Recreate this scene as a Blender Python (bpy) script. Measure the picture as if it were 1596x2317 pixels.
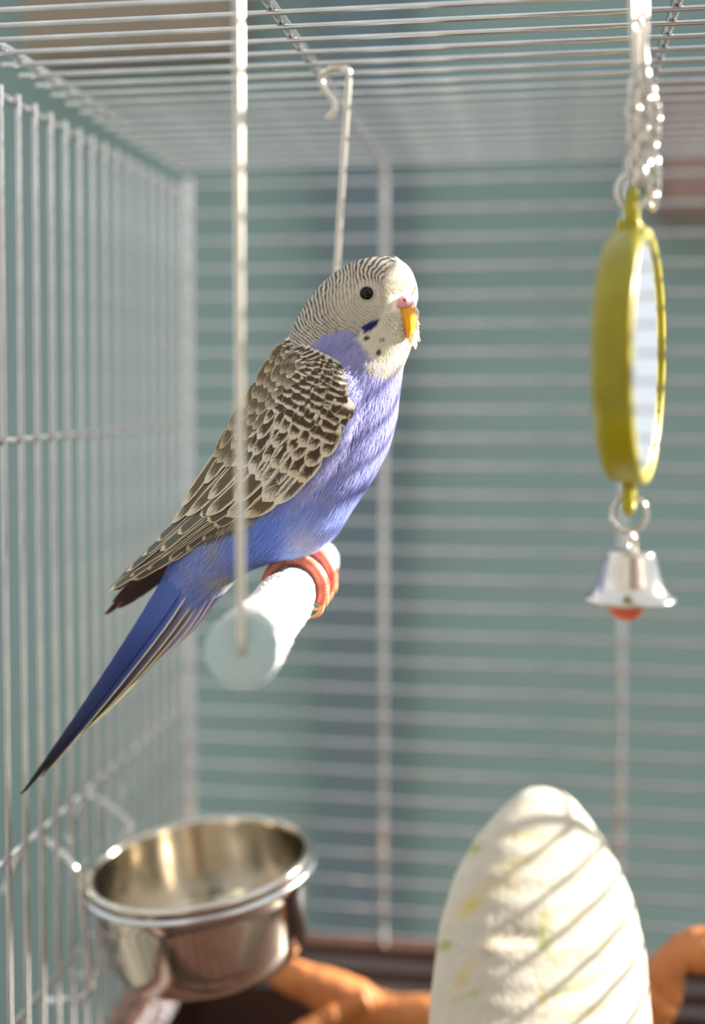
import bpy, math, random
import numpy as np
from mathutils import Vector, Matrix

for o in list(bpy.data.objects):
    bpy.data.objects.remove(o, do_unlink=True)
SC = bpy.context.scene
COL = SC.collection
rng = np.random.default_rng(7)
random.seed(7)
PI = math.pi

# ------------------------------------------------------------------ camera
# all lengths below are centimetres; meshes are written in metres (x 0.01)
FPX, PPX, PPY = 2800.0, 798.0, 1009.0
_dY = np.array([445.0, 121.0, -FPX]); _dY /= np.linalg.norm(_dY)
_v = np.array([0.0085, 1.0, 0.0]); _dZ = _v - _dY * (_v @ _dY); _dZ /= np.linalg.norm(_dZ)
_dX = np.cross(_dY, _dZ)
RCAM = np.array([_dX, _dY, _dZ])            # world <- camera
FOCUS_Y = 31.6

cam_d = bpy.data.cameras.new('camera')
cam = bpy.data.objects.new('camera', cam_d)
COL.objects.link(cam)
cam.matrix_world = Matrix(RCAM.tolist()).to_4x4()
cam_d.sensor_fit = 'VERTICAL'
cam_d.sensor_height = 36.0
cam_d.sensor_width = 36.0 * 1596 / 2317
cam_d.lens = FPX / 2317 * 36.0
cam_d.shift_y = -(2317 / 2 - PPY) / 2317
cam_d.clip_start = 0.02
cam_d.clip_end = 50
cam_d.dof.use_dof = True
cam_d.dof.focus_distance = FOCUS_Y * 0.01
cam_d.dof.aperture_fstop = cam_d.lens / 10.0
SC.camera = cam

# ------------------------------------------------------------------ world, sun, exposure
W = bpy.data.worlds.new('sky'); SC.world = W
W.use_nodes = True
bg = W.node_tree.nodes['Background']
bg.inputs['Color'].default_value = (0.86, 0.93, 1.0, 1)
bg.inputs['Strength'].default_value = 0.85
sun_d = bpy.data.lights.new('sun', 'SUN')
sun = bpy.data.objects.new('sun', sun_d); COL.objects.link(sun)
SUN = Vector((0.80, 0.47, 0.37)).normalized()       # direction towards the sun
sun.rotation_euler = SUN.to_track_quat('Z', 'Y').to_euler()
sun.location = (1.5, 1.0, 2.0)
sun_d.energy = 18.0
sun_d.color = (1.0, 0.92, 0.80)
sun_d.angle = math.radians(0.53)
SC.view_settings.view_transform = 'Standard'
SC.view_settings.look = 'None'
SC.view_settings.gamma = 1.0
SC.view_settings.use_curve_mapping = False
SC.view_settings.exposure = 0.25

# ------------------------------------------------------------------ helpers
def at(px, py, Y):
    """point (cm) seen at a pixel, standing at depth Y"""
    c = np.array([px - PPX, PPY - py, -FPX])
    w = RCAM @ c
    return w * (Y / w[1])

def project(P):
    P = np.asarray(P, float)
    c = P @ RCAM            # = RCAM^T applied to rows
    d = -c[..., 2]
    return PPX + FPX * c[..., 0] / d, PPY - FPX * c[..., 1] / d

def lin(r, g, b):
    f = lambda c: (c / 12.92 if c <= 0.04045 else ((c + 0.055) / 1.055) ** 2.4)
    return np.array([f(r / 255), f(g / 255), f(b / 255)])

ORI = {}
def empty(name, loc):
    o = bpy.data.objects.new(name, None); COL.objects.link(o)
    o.empty_display_size = 0.01
    o.location = Vector(loc) * 0.01
    ORI[o] = np.array(loc, float)
    return o

def tag(o, label=None, cat=None, group=None, kind=None):
    if label: o['label'] = label
    if cat: o['category'] = cat
    if group: o['group'] = group
    if kind: o['kind'] = kind
    return o

def make_mesh(name, V, F, cols=None, uvs=None, smooth=True, origin=(0, 0, 0)):
    V = (np.asarray(V, float) - np.asarray(origin, float)) * 0.01
    me = bpy.data.meshes.new(name)
    if isinstance(F, np.ndarray):
        n = F.shape[1]
        me.vertices.add(len(V)); me.vertices.foreach_set('co', V.astype(np.float32).ravel())
        me.loops.add(F.size); me.loops.foreach_set('vertex_index', F.astype(np.int32).ravel())
        me.polygons.add(len(F))
        me.polygons.foreach_set('loop_start', np.arange(0, F.size, n, dtype=np.int32))
        me.polygons.foreach_set('loop_total', np.full(len(F), n, dtype=np.int32))
        me.update(calc_edges=True)
    else:
        me.from_pydata(V.tolist(), [], F)
    me.validate()
    if smooth:
        me.polygons.foreach_set('use_smooth', np.ones(len(me.polygons), dtype=bool))
    if cols is not None:
        a = me.color_attributes.new('col', 'FLOAT_COLOR', 'POINT')
        c4 = np.ones((len(V), 4), np.float32); c4[:, :3] = cols
        a.data.foreach_set('color', c4.ravel())
    if uvs is not None:
        ul = me.uv_layers.new(name='UVMap')
        li = np.zeros(len(me.loops), np.int32); me.loops.foreach_get('vertex_index', li)
        ul.data.foreach_set('uv', np.asarray(uvs, np.float32)[li].ravel())
    return me

def link(name, me, mat, parent=None, origin=(0, 0, 0)):
    o = bpy.data.objects.new(name, me); COL.objects.link(o)
    origin = np.asarray(origin, float)
    ORI[o] = origin
    if mat and not len(me.materials): me.materials.append(mat)
    if parent is not None:
        o.parent = parent
        o.location = Vector((origin - ORI[parent]) * 0.01)
    else:
        o.location = Vector(origin * 0.01)
    return o

def obj(name, VF, mat, parent=None, origin=None, cols=None, uvs=None, smooth=True):
    V, F = VF
    V = np.asarray(V, float)
    if origin is None:
        origin = (V.min(0) + V.max(0)) / 2
    return link(name, make_mesh(name, V, F, cols, uvs, smooth, origin), mat, parent, origin)

def join(*parts):
    Vs, Fs, n = [], [], 0
    for V, F in parts:
        Vs.append(np.asarray(V, float)); Fs += [[i + n for i in f] for f in F]; n += len(V)
    return np.concatenate(Vs), Fs

def catmull(P, n):
    """resample control points (rows) to n points with a Catmull-Rom spline"""
    P = np.asarray(P, float)
    m = len(P)
    if m == 2:
        t = np.linspace(0, 1, n)[:, None]
        return P[0] * (1 - t) + P[1] * t
    Q = np.vstack([2 * P[0] - P[1], P, 2 * P[-1] - P[-2]])
    out = []
    for u in np.linspace(0, m - 1, n):
        i = min(int(u), m - 2); t = u - i
        a, b, c, d = Q[i], Q[i + 1], Q[i + 2], Q[i + 3]
        out.append(0.5 * (2 * b + (c - a) * t + (2 * a - 5 * b + 4 * c - d) * t * t + (3 * b - a - 3 * c + d) * t ** 3))
    return np.array(out)

def tube(path, rad, n=10, closed=False, caps=True, flat=None):
    """tube along a path with radius (scalar or list)"""
    P = np.asarray(path, float); m = len(P)
    R = np.full(m, rad) if np.isscalar(rad) else np.asarray(rad, float)
    T = np.zeros_like(P)
    for i in range(m):
        a = P[(i - 1) % m] if (closed or i > 0) else P[i]
        b = P[(i + 1) % m] if (closed or i < m - 1) else P[i]
        T[i] = (b - a) / max(np.linalg.norm(b - a), 1e-9)
    up = np.array([0, 0, 1.0]) if abs(T[0][2]) < 0.9 else np.array([1.0, 0, 0])
    N = np.cross(T[0], up); N /= np.linalg.norm(N)
    V, F = [], []
    for i in range(m):
        N = N - T[i] * (N @ T[i]); N /= max(np.linalg.norm(N), 1e-9)
        B = np.cross(T[i], N)
        for k in range(n):
            a = 2 * PI * k / n
            V.append(P[i] + R[i] * (math.cos(a) * N + math.sin(a) * B))
    mm = m if closed else m - 1
    for i in range(mm):
        for k in range(n):
            a = i * n + k; b = i * n + (k + 1) % n
            c = ((i + 1) % m) * n + (k + 1) % n; d = ((i + 1) % m) * n + k
            F.append([a, b, c, d])
    if caps and not closed:
        b0 = len(V); V += [V[k] for k in range(n)]; F.append([b0 + k for k in range(n)][::-1])
        b0 = len(V); V += [V[(m - 1) * n + k] for k in range(n)]; F.append([b0 + k for k in range(n)])
    return np.array(V), F

def lathe(profile, n=64, closed_profile=False):
    """profile (r, z) about Z"""
    V, F = [], []
    m = len(profile)
    for r, z in profile:
        for k in range(n):
            a = 2 * PI * k / n
            V.append((r * math.cos(a), r * math.sin(a), z))
    for i in range(m if closed_profile else m - 1):
        j = (i + 1) % m
        for k in range(n):
            F.append([i * n + k, i * n + (k + 1) % n, j * n + (k + 1) % n, j * n + k])
    return np.array(V), F

def box(x0, x1, y0, y1, z0, z1, bev=0.0):
    if bev <= 0:
        V = [(x, y, z) for x in (x0, x1) for y in (y0, y1) for z in (z0, z1)]
        F = [[0, 1, 3, 2], [4, 6, 7, 5], [0, 4, 5, 1], [2, 3, 7, 6], [0, 2, 6, 4], [1, 5, 7, 3]]
        return np.array(V, float), F
    import bmesh
    bm = bmesh.new()
    bmesh.ops.create_cube(bm, size=1)
    for v in bm.verts:
        v.co = Vector(((x0 + x1) / 2 + v.co.x * (x1 - x0), (y0 + y1) / 2 + v.co.y * (y1 - y0), (z0 + z1) / 2 + v.co.z * (z1 - z0)))
    bmesh.ops.bevel(bm, geom=list(bm.edges), offset=bev, segments=3, affect='EDGES', profile=0.5)
    V = np.array([v.co[:] for v in bm.verts]); F = [[v.index for v in f.verts] for f in bm.faces]
    bm.free()
    return V, F

def rot(V, M, c=(0, 0, 0)):
    c = np.asarray(c, float)
    return np.asarray(V) @ np.asarray(M).T + c

def smooth01(a, b, x):
    t = np.clip((x - a) / (b - a), 0, 1)
    return t * t * (3 - 2 * t)

# ------------------------------------------------------------------ materials
def mat(name, color=(0.5, 0.5, 0.5), rough=0.5, metal=0.0, **kw):
    m = bpy.data.materials.new(name); m.use_nodes = True
    b = m.node_tree.nodes['Principled BSDF']
    b.inputs['Base Color'].default_value = (*color, 1)
    b.inputs['Roughness'].default_value = rough
    b.inputs['Metallic'].default_value = metal
    for k, v in kw.items():
        b.inputs[k.replace('_', ' ')].default_value = v
    return m

def nodes(m):
    return m.node_tree.nodes, m.node_tree.links, m.node_tree.nodes['Principled BSDF']

def noise_color(m, c1, c2, scale=20, detail=4, lo=0.35, hi=0.65, bump=0.0, bscale=None, stretch=None):
    N, L, b = nodes(m)
    tc = N.new('ShaderNodeTexCoord')
    src = tc.outputs['Object']
    if stretch:
        mp = N.new('ShaderNodeMapping'); mp.inputs['Scale'].default_value = stretch
        L.new(src, mp.inputs['Vector']); src = mp.outputs['Vector']
    n = N.new('ShaderNodeTexNoise'); n.inputs['Scale'].default_value = scale; n.inputs['Detail'].default_value = detail
    L.new(src, n.inputs['Vector'])
    r = N.new('ShaderNodeValToRGB')
    r.color_ramp.elements[0].position = lo; r.color_ramp.elements[0].color = (*c1, 1)
    r.color_ramp.elements[1].position = hi; r.color_ramp.elements[1].color = (*c2, 1)
    L.new(n.outputs['Fac'], r.inputs['Fac']); L.new(r.outputs['Color'], b.inputs['Base Color'])
    if bump:
        n2 = N.new('ShaderNodeTexNoise'); n2.inputs['Scale'].default_value = bscale or scale * 3; n2.inputs['Detail'].default_value = 5
        L.new(src, n2.inputs['Vector'])
        bp = N.new('ShaderNodeBump'); bp.inputs['Strength'].default_value = bump; bp.inputs['Distance'].default_value = 0.002
        L.new(n2.outputs['Fac'], bp.inputs['Height']); L.new(bp.outputs['Normal'], b.inputs['Normal'])
    return r

M_WIRE = mat('zinc_wire', (0.80, 0.80, 0.79), 0.12, 1.0)
noise_color(M_WIRE, (0.58, 0.59, 0.60), (0.74, 0.75, 0.76), 60, 3)
M_ROD = mat('zinc_rod', (0.82, 0.82, 0.80), 0.18, 1.0)
noise_color(M_ROD, (0.60, 0.61, 0.61), (0.80, 0.80, 0.80), 50, 3)
M_SWIRE = mat('swing_wire', (0.78, 0.74, 0.66), 0.25, 1.0)
noise_color(M_SWIRE, (0.70, 0.66, 0.58), (0.82, 0.78, 0.70), 40, 3)
M_STEEL = mat('stainless_steel', (0.72, 0.69, 0.64), 0.12, 1.0)
noise_color(M_STEEL, (0.64, 0.58, 0.49), (0.74, 0.68, 0.59), 30, 3)
M_BELL = mat('nickel', (0.74, 0.70, 0.64), 0.16, 1.0)
noise_color(M_BELL, (0.68, 0.64, 0.58), (0.78, 0.74, 0.68), 80, 3)
M_YEL = mat('yellow_green_plastic', tuple(lin(150, 142, 2)), 0.28)
noise_color(M_YEL, tuple(lin(142, 134, 0)), tuple(lin(164, 154, 6)), 60, 2)
N, L, b = nodes(M_YEL); b.inputs['Subsurface Weight'].default_value = 0.25; b.inputs['Subsurface Radius'].default_value = (0.004, 0.004, 0.001); b.inputs['Subsurface Scale'].default_value = 1.0
M_MIRROR = mat('mirror_glass', (0.93, 0.93, 0.92), 0.08, 1.0)
M_RED = mat('orange_red_plastic', tuple(lin(226, 96, 58)), 0.35)
noise_color(M_RED, tuple(lin(220, 90, 52)), tuple(lin(232, 104, 66)), 90, 2)
M_BROWN = mat('brown_tray_plastic', tuple(lin(74, 50, 42)), 0.35)
noise_color(M_BROWN, tuple(lin(66, 45, 38)), tuple(lin(80, 55, 46)), 12, 3)
M_GREYP = mat('grey_plastic_rail', tuple(lin(170, 170, 168)), 0.35)
noise_color(M_GREYP, tuple(lin(118, 117, 120)), tuple(lin(134, 132, 136)), 14, 3)

# ------------------------------------------------------------------ the setting
def wall_mat(name, c1, c2, rough=0.85, scale=3):
    m = mat(name, c1, rough); noise_color(m, tuple(c1), tuple(c2), scale, 3, 0.3, 0.7, 0.15, 60)
    return m
M_WALL = wall_mat('teal_painted_wall', lin(132, 158, 160), lin(140, 165, 166))
M_WALL2 = wall_mat('slate_blue_post_paint', lin(104, 122, 134), lin(110, 128, 138))
M_TILE = wall_mat('terrace_paving', lin(116, 115, 110), lin(126, 125, 120), 0.8, 4)
M_FILLWALL = wall_mat('fill_wall_plaster', lin(116, 117, 116), lin(126, 127, 125), 0.9, 2)
M_WOODB = wall_mat('brown_board_paint', lin(140, 128, 112), lin(150, 138, 122), 0.7, 6)
M_TERRA = wall_mat('terracotta_paint', lin(142, 118, 112), lin(150, 126, 120), 0.8, 6)
M_TABLE = wall_mat('table_wood', lin(150, 118, 92), lin(172, 138, 108), 0.5, 8)
M_DOOR = wall_mat('dark_reflected_door', lin(70, 58, 52), lin(80, 68, 60), 0.5, 4)

FLOOR_Z = -100.0
WALL_Y = 150.0
tag(obj('floor', box(-700, 700, -132, WALL_Y + 20, FLOOR_Z - 6, FLOOR_Z), M_TILE, smooth=False), kind='structure')
tag(obj('wall_back', box(-260, 40, WALL_Y, WALL_Y + 12, FLOOR_Z, 62), M_WALL, smooth=False), kind='structure')
HY = -120.0  # unseen house wall and dark door, added for fill and metal reflections
tag(obj('fill_wall_front', join(box(-700, -5, HY - 12, HY, FLOOR_Z, 230), box(230, 700, HY - 12, HY, FLOOR_Z, 230),
                           box(-5, 230, HY - 12, HY, 120, 230)), M_FILLWALL, smooth=False), kind='structure')
tag(obj('added_door_1', box(-5, 230, HY - 10, HY - 5, FLOOR_Z, 120), M_DOOR, smooth=False), kind='structure')
# slate-blue post and boards standing against the back wall
pL = at(730, 1200, WALL_Y - 4); pR = at(905, 1200, WALL_Y - 4)
tag(obj('trim_1', box(pL[0], pR[0], WALL_Y - 5, WALL_Y, FLOOR_Z, 62, 0.8), M_WALL2, smooth=False), kind='structure')

# brown beam fixed high on the wall, and a red-brown planter box
a_ = at(60, 140, WALL_Y - 6); b_ = at(540, 0, WALL_Y - 6)
tag(obj('trim_2', box(a_[0], b_[0], WALL_Y - 8, WALL_Y, a_[2], 62, 0.8), M_WOODB, smooth=False), kind='structure')
a_ = at(1500, 470, WALL_Y - 14); b_ = at(1760, 190, WALL_Y - 14)
pl_ = empty('planter_box', ((a_[0] + b_[0]) / 2, WALL_Y - 8, a_[2]))
tag(pl_, 'red-brown planter box hung on the teal wall outside the cage', 'planter')
obj('trough', join(box(a_[0], b_[0], WALL_Y - 16, WALL_Y - 15, a_[2], b_[2], .3), box(a_[0], b_[0], WALL_Y - 1, WALL_Y, a_[2], b_[2], .3), box(a_[0], a_[0] + 1, WALL_Y - 15, WALL_Y - 1, a_[2], b_[2], .3),
                   box(b_[0] - 1, b_[0], WALL_Y - 15, WALL_Y - 1, a_[2], b_[2], .3), box(a_[0] + 1, b_[0] - 1, WALL_Y - 15, WALL_Y - 1, a_[2], a_[2] + 1, .1)), M_TERRA, pl_, smooth=False)
obj('rim', join(box(a_[0] - .6, b_[0] + .6, WALL_Y - 16.6, WALL_Y - 15, b_[2] - 2, b_[2] + .3, .3), box(a_[0] - .6, a_[0] + .4, WALL_Y - 15, WALL_Y, b_[2] - 2, b_[2] + .3, .3), box(b_[0] - .4, b_[0] + .6, WALL_Y - 15, WALL_Y, b_[2] - 2, b_[2] + .3, .3)), M_TERRA, pl_, smooth=False)

# table under the cage
TABLE_Z = -29.0
t = empty('table', (3, 30, FLOOR_Z))
tag(t, 'brown wooden table carrying the birdcage', 'table')
obj('table_top', box(-17.2, 23.2, 8, 53.3, TABLE_Z - 3, TABLE_Z, 0.4), M_TABLE, t, smooth=False)
for x in (-14, 20):
    for y in (12, 49.5):
        obj('leg', box(x - 2.5, x + 2.5, y - 2.5, y + 2.5, FLOOR_Z, TABLE_Z - 2.8, 0.3), M_TABLE, t, smooth=False)

# ------------------------------------------------------------------ birdcage
CX0, CX1, CY0, CY1 = -15.57, 21.6, 14.0, 52.1
CEIL = 9.45
cage = empty('birdcage', (3, 33, TABLE_Z))
tag(cage, 'silver wire birdcage with a brown tray, holding the budgerigar', 'birdcage')
WR = 0.09
def cyl_mesh(name, length, r, axis, n=10):
    d = np.zeros(3); d['xyz'.index(axis)] = length / 2
    return make_mesh(name, *tube([-d, d], r, n))
# back panel: horizontal wires
me = cyl_mesh('wire', CX1 - CX0 + 0.6, WR, 'x'); me.materials.append(M_WIRE)
z = 7.67 + 1.2
while z > -24.0:
    link('wire', me, None, cage, ((CX0 + CX1) / 2, CY1, z)); z -= 1.2
# roof panel: wires running left to right
y = 30.6 + 1.22 * 17
me = cyl_mesh('wire', CX1 + 15.55 + 0.4, 0.072, 'x'); me.materials.append(M_WIRE)
while y > CY0 - 0.5:
    if y < CY1 - 0.1:
        link('wire', me, None, cage, ((CX1 - 15.55) / 2, y, CEIL)); 
    y -= 1.22
# side panels: upright bars
Z0, Z1 = -24.3, 8.75
me = cyl_mesh('wire', Z1 - Z0, WR, 'z'); me.materials.append(M_WIRE)
y = CY1 - 0.35
while y > CY0:
    link('wire', me, None, cage, (CX0, y, (Z0 + Z1) / 2))
    y -= 1.2
# right-hand panel: level wires like the back
me = cyl_mesh('wire', CY1 - CY0 + 0.4, WR, 'y'); me.materials.append(M_WIRE)
z = 7.67 + 1.2
while z > -24.0:
    link('wire', me, None, cage, (CX1, (CY0 + CY1) / 2, z)); z -= 1.2
# side panels: long rods
me = cyl_mesh('rod', CY1 - CY0 + 0.4, 0.14, 'y'); me.materials.append(M_ROD)
for z in (8.55, -1.45, -13.8, -19.0, -24.1):
    link('rod', me, None, cage, (CX0 - 0.2, (CY0 + CY1) / 2, z))
link('rod', me, None, cage, (CX1 + .1, (CY0 + CY1) / 2, -24.1))
me2 = cyl_mesh('rod', 33.6, 0.15, 'z'); me2.materials.append(M_ROD)
for y in (CY0, 27.0, 41.6):
    link('rod', me2, None, cage, (CX1 + .2, y, -7.6))
# roof edge rods and the bent rods that run over the roof and down the back
for x in (-15.2, CX1):
    link('rod', me, None, cage, (x, (CY0 + CY1) / 2, CEIL + 0.19))
def bent_rod(x, name='rod'):
    P = [(x, CY0 - 0.2, CEIL + 0.22), (x, CY1 - 1.1, CEIL + 0.22)]
    for a in np.linspace(0, PI / 2, 7):
        P.append((x, CY1 - 0.9 + 1.12 * math.sin(a), CEIL - 0.9 + 1.12 * math.cos(a)))
    P.append((x, CY1 + 0.22, -24.3))
    return tube(P, 0.15, 10)
for x in (-6.95, 3.05, 13.0):
    obj('rod', bent_rod(x), M_ROD, cage)
me = cyl_mesh('rod', 33.6, 0.15, 'z'); me.materials.append(M_ROD)
for x in (CX0 + 0.05, CX1):
    link('rod', me, None, cage, (x, CY1 + 0.15, -7.6))
# tray
BX0, BX1, BY0, BY1 = CX0 - 0.9, CX1 + 0.9, CY0 - 0.9, CY1 + 0.9
def frame(z0, z1, o, i):
    """rectangular ring, o = outset of the outer faces, i = inset of the inner faces"""
    return join(box(BX0 - o, BX1 + o, BY1 - i, BY1 + o, z0, z1, 0.06), box(BX0 - o, BX1 + o, BY0 - o, BY0 + i, z0, z1, 0.06),
                box(BX0 - o, BX0 + i, BY0 + i, BY1 - i, z0, z1, 0.06), box(BX1 - i, BX1 + o, BY0 + i, BY1 - i, z0, z1, 0.06))
obj('tray_lip', frame(-24.45, -23.95, 0.1, 1.0), M_BROWN, cage, smooth=False)
obj('tray_rail', frame(-25.1, -24.45, 0.0, 0.9), M_GREYP, cage, smooth=False)
obj('tray_wall', frame(-28.9, -25.1, 0.0, 0.8), M_BROWN, cage, smooth=False)
obj('tray_rail', frame(-26.05, -25.6, -0.3, 1.05), M_GREYP, cage, smooth=False)
TRAY_Z = -28.2
obj('tray_floor', box(BX0 + 0.3, BX1 - 0.3, BY0 + 0.3, BY1 - 0.3, TABLE_Z, TRAY_Z), M_BROWN, cage, smooth=False)

# ------------------------------------------------------------------ swing
def sand_mat(name, c1, c2, bump):
    m = mat(name, c1, 0.95); noise_color(m, tuple(c1), tuple(c2), 900, 4, 0.3, 0.7, bump, 2500)
    return m
M_SAND = sand_mat('white_sand_coating', lin(226, 226, 222), lin(246, 246, 242), 0.6)
M_CORE = sand_mat('pale_blue_shade_mineral', lin(184, 210, 216), lin(202, 222, 226), 0.5)  # blue cast of the perch's shaded end is put into this colour
PF = at(548, 1475, 24.3); PB = at(722, 1268, 37.6)
swing = empty('perch_swing', (PF + PB) / 2)
tag(swing, 'hanging swing with a thick white sand-coated perch under the budgerigar', 'swing')
ax = (PB - PF) / np.linalg.norm(PB - PF)
def rough_cyl(A, B, r, n=72, m=90, amp=0.02, taper=None, round_ends=0.1):
    T = (B - A); Ln = np.linalg.norm(T); T = T / Ln
    N1 = np.cross(T, (0, 0, 1.0)); N1 /= np.linalg.norm(N1); N2 = np.cross(N1, T)
    V, F = [], []
    nz = rng.normal(0, 1, (m, n))
    for _ in range(1):
        nz = (nz + np.roll(nz, 1, 1) + np.roll(nz, 1, 0)) / 1.7
    for i in range(m):
        s = i / (m - 1); d = min(s, 1 - s) * Ln
        rr = r * (taper(s) if taper else 1)
        if d < round_ends: rr -= round_ends * (1 - math.sqrt(max(0, 1 - (1 - d / round_ends) ** 2)))
        for k in range(n):
            a = 2 * PI * k / n
            q = rr + amp * nz[i, k]
            V.append(A + T * s * Ln + q * (math.cos(a) * N1 + math.sin(a) * N2))
    for i in range(m - 1):
        for k in range(n):
            F.append([i * n + k, i * n + (k + 1) % n, (i + 1) * n + (k + 1) % n, (i + 1) * n + k])
    V += [A, B]; ca, cb = len(V) - 2, len(V) - 1
    for k in range(n):
        F.append([ca, (k + 1) % n, k]); F.append([cb, (m - 1) * n + k, (m - 1) * n + (k + 1) % n])
    return np.array(V), F
PR = 0.64
obj('perch', rough_cyl(PF, PB, PR, 56, 60, 0.006), M_CORE, swing)
fS = 0.475
SLV = PF + (PB - PF) * fS
sl = rough_cyl(PF + ax * 0.05, SLV, 0.735, 90, 110, 0.017, lambda s: 1.0 + 0.05 * math.sin(s * 9) - 0.07 * s, 0.12)
obj('sand_sleeve', sl, M_SAND, swing)
obj('end_cap', rough_cyl(PF - ax * 0.06, PF + ax * 0.14, 0.775, 64, 12, 0.004, None, 0.06), M_CORE, swing)  # bluish disc carries the shade of the perch's front face
# hanging wires
HF = at(541, -215, 24.5); HF[2] = CEIL + 0.25
topB = at(789, 172, 36.6)
wf = [PF - ax * 0.05 + np.array([0, 0, 0.0]), PF - ax * 0.14 + np.array([0, 0, 0.25])]
for f in np.linspace(0.04, 0.97, 12):
    wf.append(PF * (1 - f) + HF * f - ax * 0.14)
hk = HF - ax * 0.14
wf += [hk + np.array([-.05, 0, -.1]), hk + np.array([-.35, 0, .42]), hk + np.array([-.75, 0, .1]), hk + np.array([-.55, 0, -.5]), hk + np.array([-.7, 0, -.95])]
obj('hanger_wire', tube(catmull(wf, 90), 0.098, 12), M_SWIRE, swing)
Pb2 = PB + ax * 0.08
wb = [Pb2 + np.array([0, 0, 0.1])]
for f in np.linspace(0.05, 1, 10):
    wb.append(Pb2 * (1 - f) + topB * f)
for (px, py) in ((783, 158), (764, 150), (738, 163), (727, 184), (738, 208), (757, 232), (756, 252), (741, 270)):
    wb.append(at(px, py, 36.6))
obj('hanger_wire', tube(catmull(wb, 90), 0.098, 12), M_SWIRE, swing)

# ------------------------------------------------------------------ food bowl and its holder
BC = at(452, 1950, 39.8)
BR = 3.8
bowl = empty('steel_bowl', BC - np.array([0, 0, 3.2]))
tag(bowl, 'round polished steel food bowl hung on the side bars of the cage', 'bowl')
tl = math.radians(-6.5); tf = math.radians(3.0)
Rb = np.array(Matrix.Rotation(tl, 3, 'Y') @ Matrix.Rotation(tf, 3, 'X'))
prof = []
H = 3.5
prof += [(0.0, -H + 0.12), (1.6, -H + 0.12), (2.3, -H + 0.14), (2.9, -H + 0.3), (3.2, -H + 0.62), (3.32, -H + 1.1), (BR - 0.28, -0.9), (BR - 0.22, -0.12)]
for a in np.linspace(PI * 0.9, -PI * 0.5, 10):
    prof.append((BR - 0.1 + 0.13 * math.cos(a), 0.0 + 0.13 * math.sin(a)))
prof += [(BR - 0.14, -0.14), (BR - 0.2, -0.9), (3.4, -H + 1.1), (3.27, -H + 0.58), (2.97, -H + 0.24), (2.35, -H + 0.05), (1.9, -H), (0.0, -H)]
V, F = lathe(prof, 96)
V = rot(V, Rb, BC)
obj('bowl_body', (V, F), M_STEEL, bowl)
holder = empty('bowl_holder', BC - np.array([0, 0, 5]))
tag(holder, 'bent wire holder ring that hooks the steel bowl to the bars', 'holder')
ring = [rot((( BR + 0.02) * math.cos(a), (BR + 0.02) * math.sin(a), -0.3), Rb, BC) for a in np.linspace(0, 2 * PI, 97)[:-1]]
obj('ring', tube(np.array(ring).reshape(-1, 3), 0.13, 10, closed=True), M_ROD, holder)
XR = CX0 + 0.05
for Y, ang, up, lg in ((37.8, math.radians(194), ((176, 1976), (150, 1940), (112, 1906), (90, 1893), (74, 1890), (58, 1904), (34, 1955), (10, 2018)),
                        ((184, 2030), (196, 2120), (204, 2200), (203, 2238), (186, 2256), (150, 2260), (108, 2264))),
                       (42.0, math.radians(146), ((296, 1872), (276, 1848), (242, 1818), (214, 1802), (202, 1800), (188, 1812), (168, 1850), (155, 1900)),
                        ((232, 1990), (224, 2060), (228, 2130), (236, 2180), (228, 2200), (205, 2204), (184, 2206)))):
    A = rot(((BR + .02) * math.cos(ang), (BR + .02) * math.sin(ang), -0.3), Rb, BC)
    obj('hook_arm', tube(catmull([A] + [at(x, y, Y) for x, y in up], 60), 0.11, 10), M_ROD, holder)
    obj('brace_leg', tube(catmull([at(*up[0], Y)] + [at(x, y, Y) for x, y in lg], 50), 0.11, 10), M_ROD, holder)

# ------------------------------------------------------------------ mirror toy with bell
MY = 27.5
MC = at(1428, 808, MY)
toy = empty('mirror_toy', MC - np.array([0, 0, 6]))
tag(toy, 'round yellow-green framed toy mirror on chains with a silver bell below', 'toy')
al = math.radians(12.0)
nX = np.array([math.cos(al), -math.sin(al), 0]); nS = np.array([math.sin(al), math.cos(al), 0]); nU = np.array([0, 0, 1.0])
Rm = np.stack([nS, nU, nX], axis=1)         # local z = mirror axis
rollm = math.radians(-1.0)
RO = 2.72
pr = [(RO - 0.12, -0.40), (RO - 0.02, -0.34), (RO + 0.02, -0.1), (RO + 0.06, 0.12), (RO + 0.06, 0.32), (RO, 0.40), (RO - 0.12, 0.43), (RO - 0.24, 0.38), (RO - 0.28, 0.25),
      (RO - 0.32, 0.2), (RO - 0.4, -0.3), (RO - 0.3, -0.4)]
V, F = lathe(pr, 48, True)
frame_o = obj('mirror_frame', (rot(V, Rm, MC), F), M_YEL, toy)
V, F = lathe([(0.0, 0.33), (RO - 0.26, 0.33), (RO - 0.26, 0.28), (0.0, 0.28)], 64)
obj('mirror_glass', (rot(V, Rm, MC), F), M_MIRROR, toy, smooth=False)
V, F = lathe([(0.0, -0.3), (RO - 0.3, -0.32), (RO - 0.3, -0.36), (0.0, -0.36)], 48)
obj('mirror_back', (rot(V, Rm, MC), F), M_YEL, toy, smooth=False)
def tab(zc0, zc1, hw, name):
    """plastic eyelet tab between two heights relative to mirror centre"""
    P = []
    n = 24
    zt = zc1
    # loop in plane nS/nU
    cz = (zc0 + zc1) / 2; hh = abs(zc1 - zc0) / 2
    for k in range(n):
        a = 2 * PI * k / n
        P.append(MC + nS * hw * math.cos(a) + nU * (cz + hh * math.sin(a)))
    return tube(P, 0.13, 10, closed=True)
obj('eyelet', join(tab(RO - 0.1, RO + 0.85, 0.24, ''), (rot(box(-0.34, 0.34, RO - 0.25, RO + 0.22, -0.3, 0.2, 0.08)[0], Rm, MC), box(-0.34, 0.34, RO - 0.25, RO + 0.22, -0.3, 0.2, 0.08)[1])), M_YEL, toy)
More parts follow.
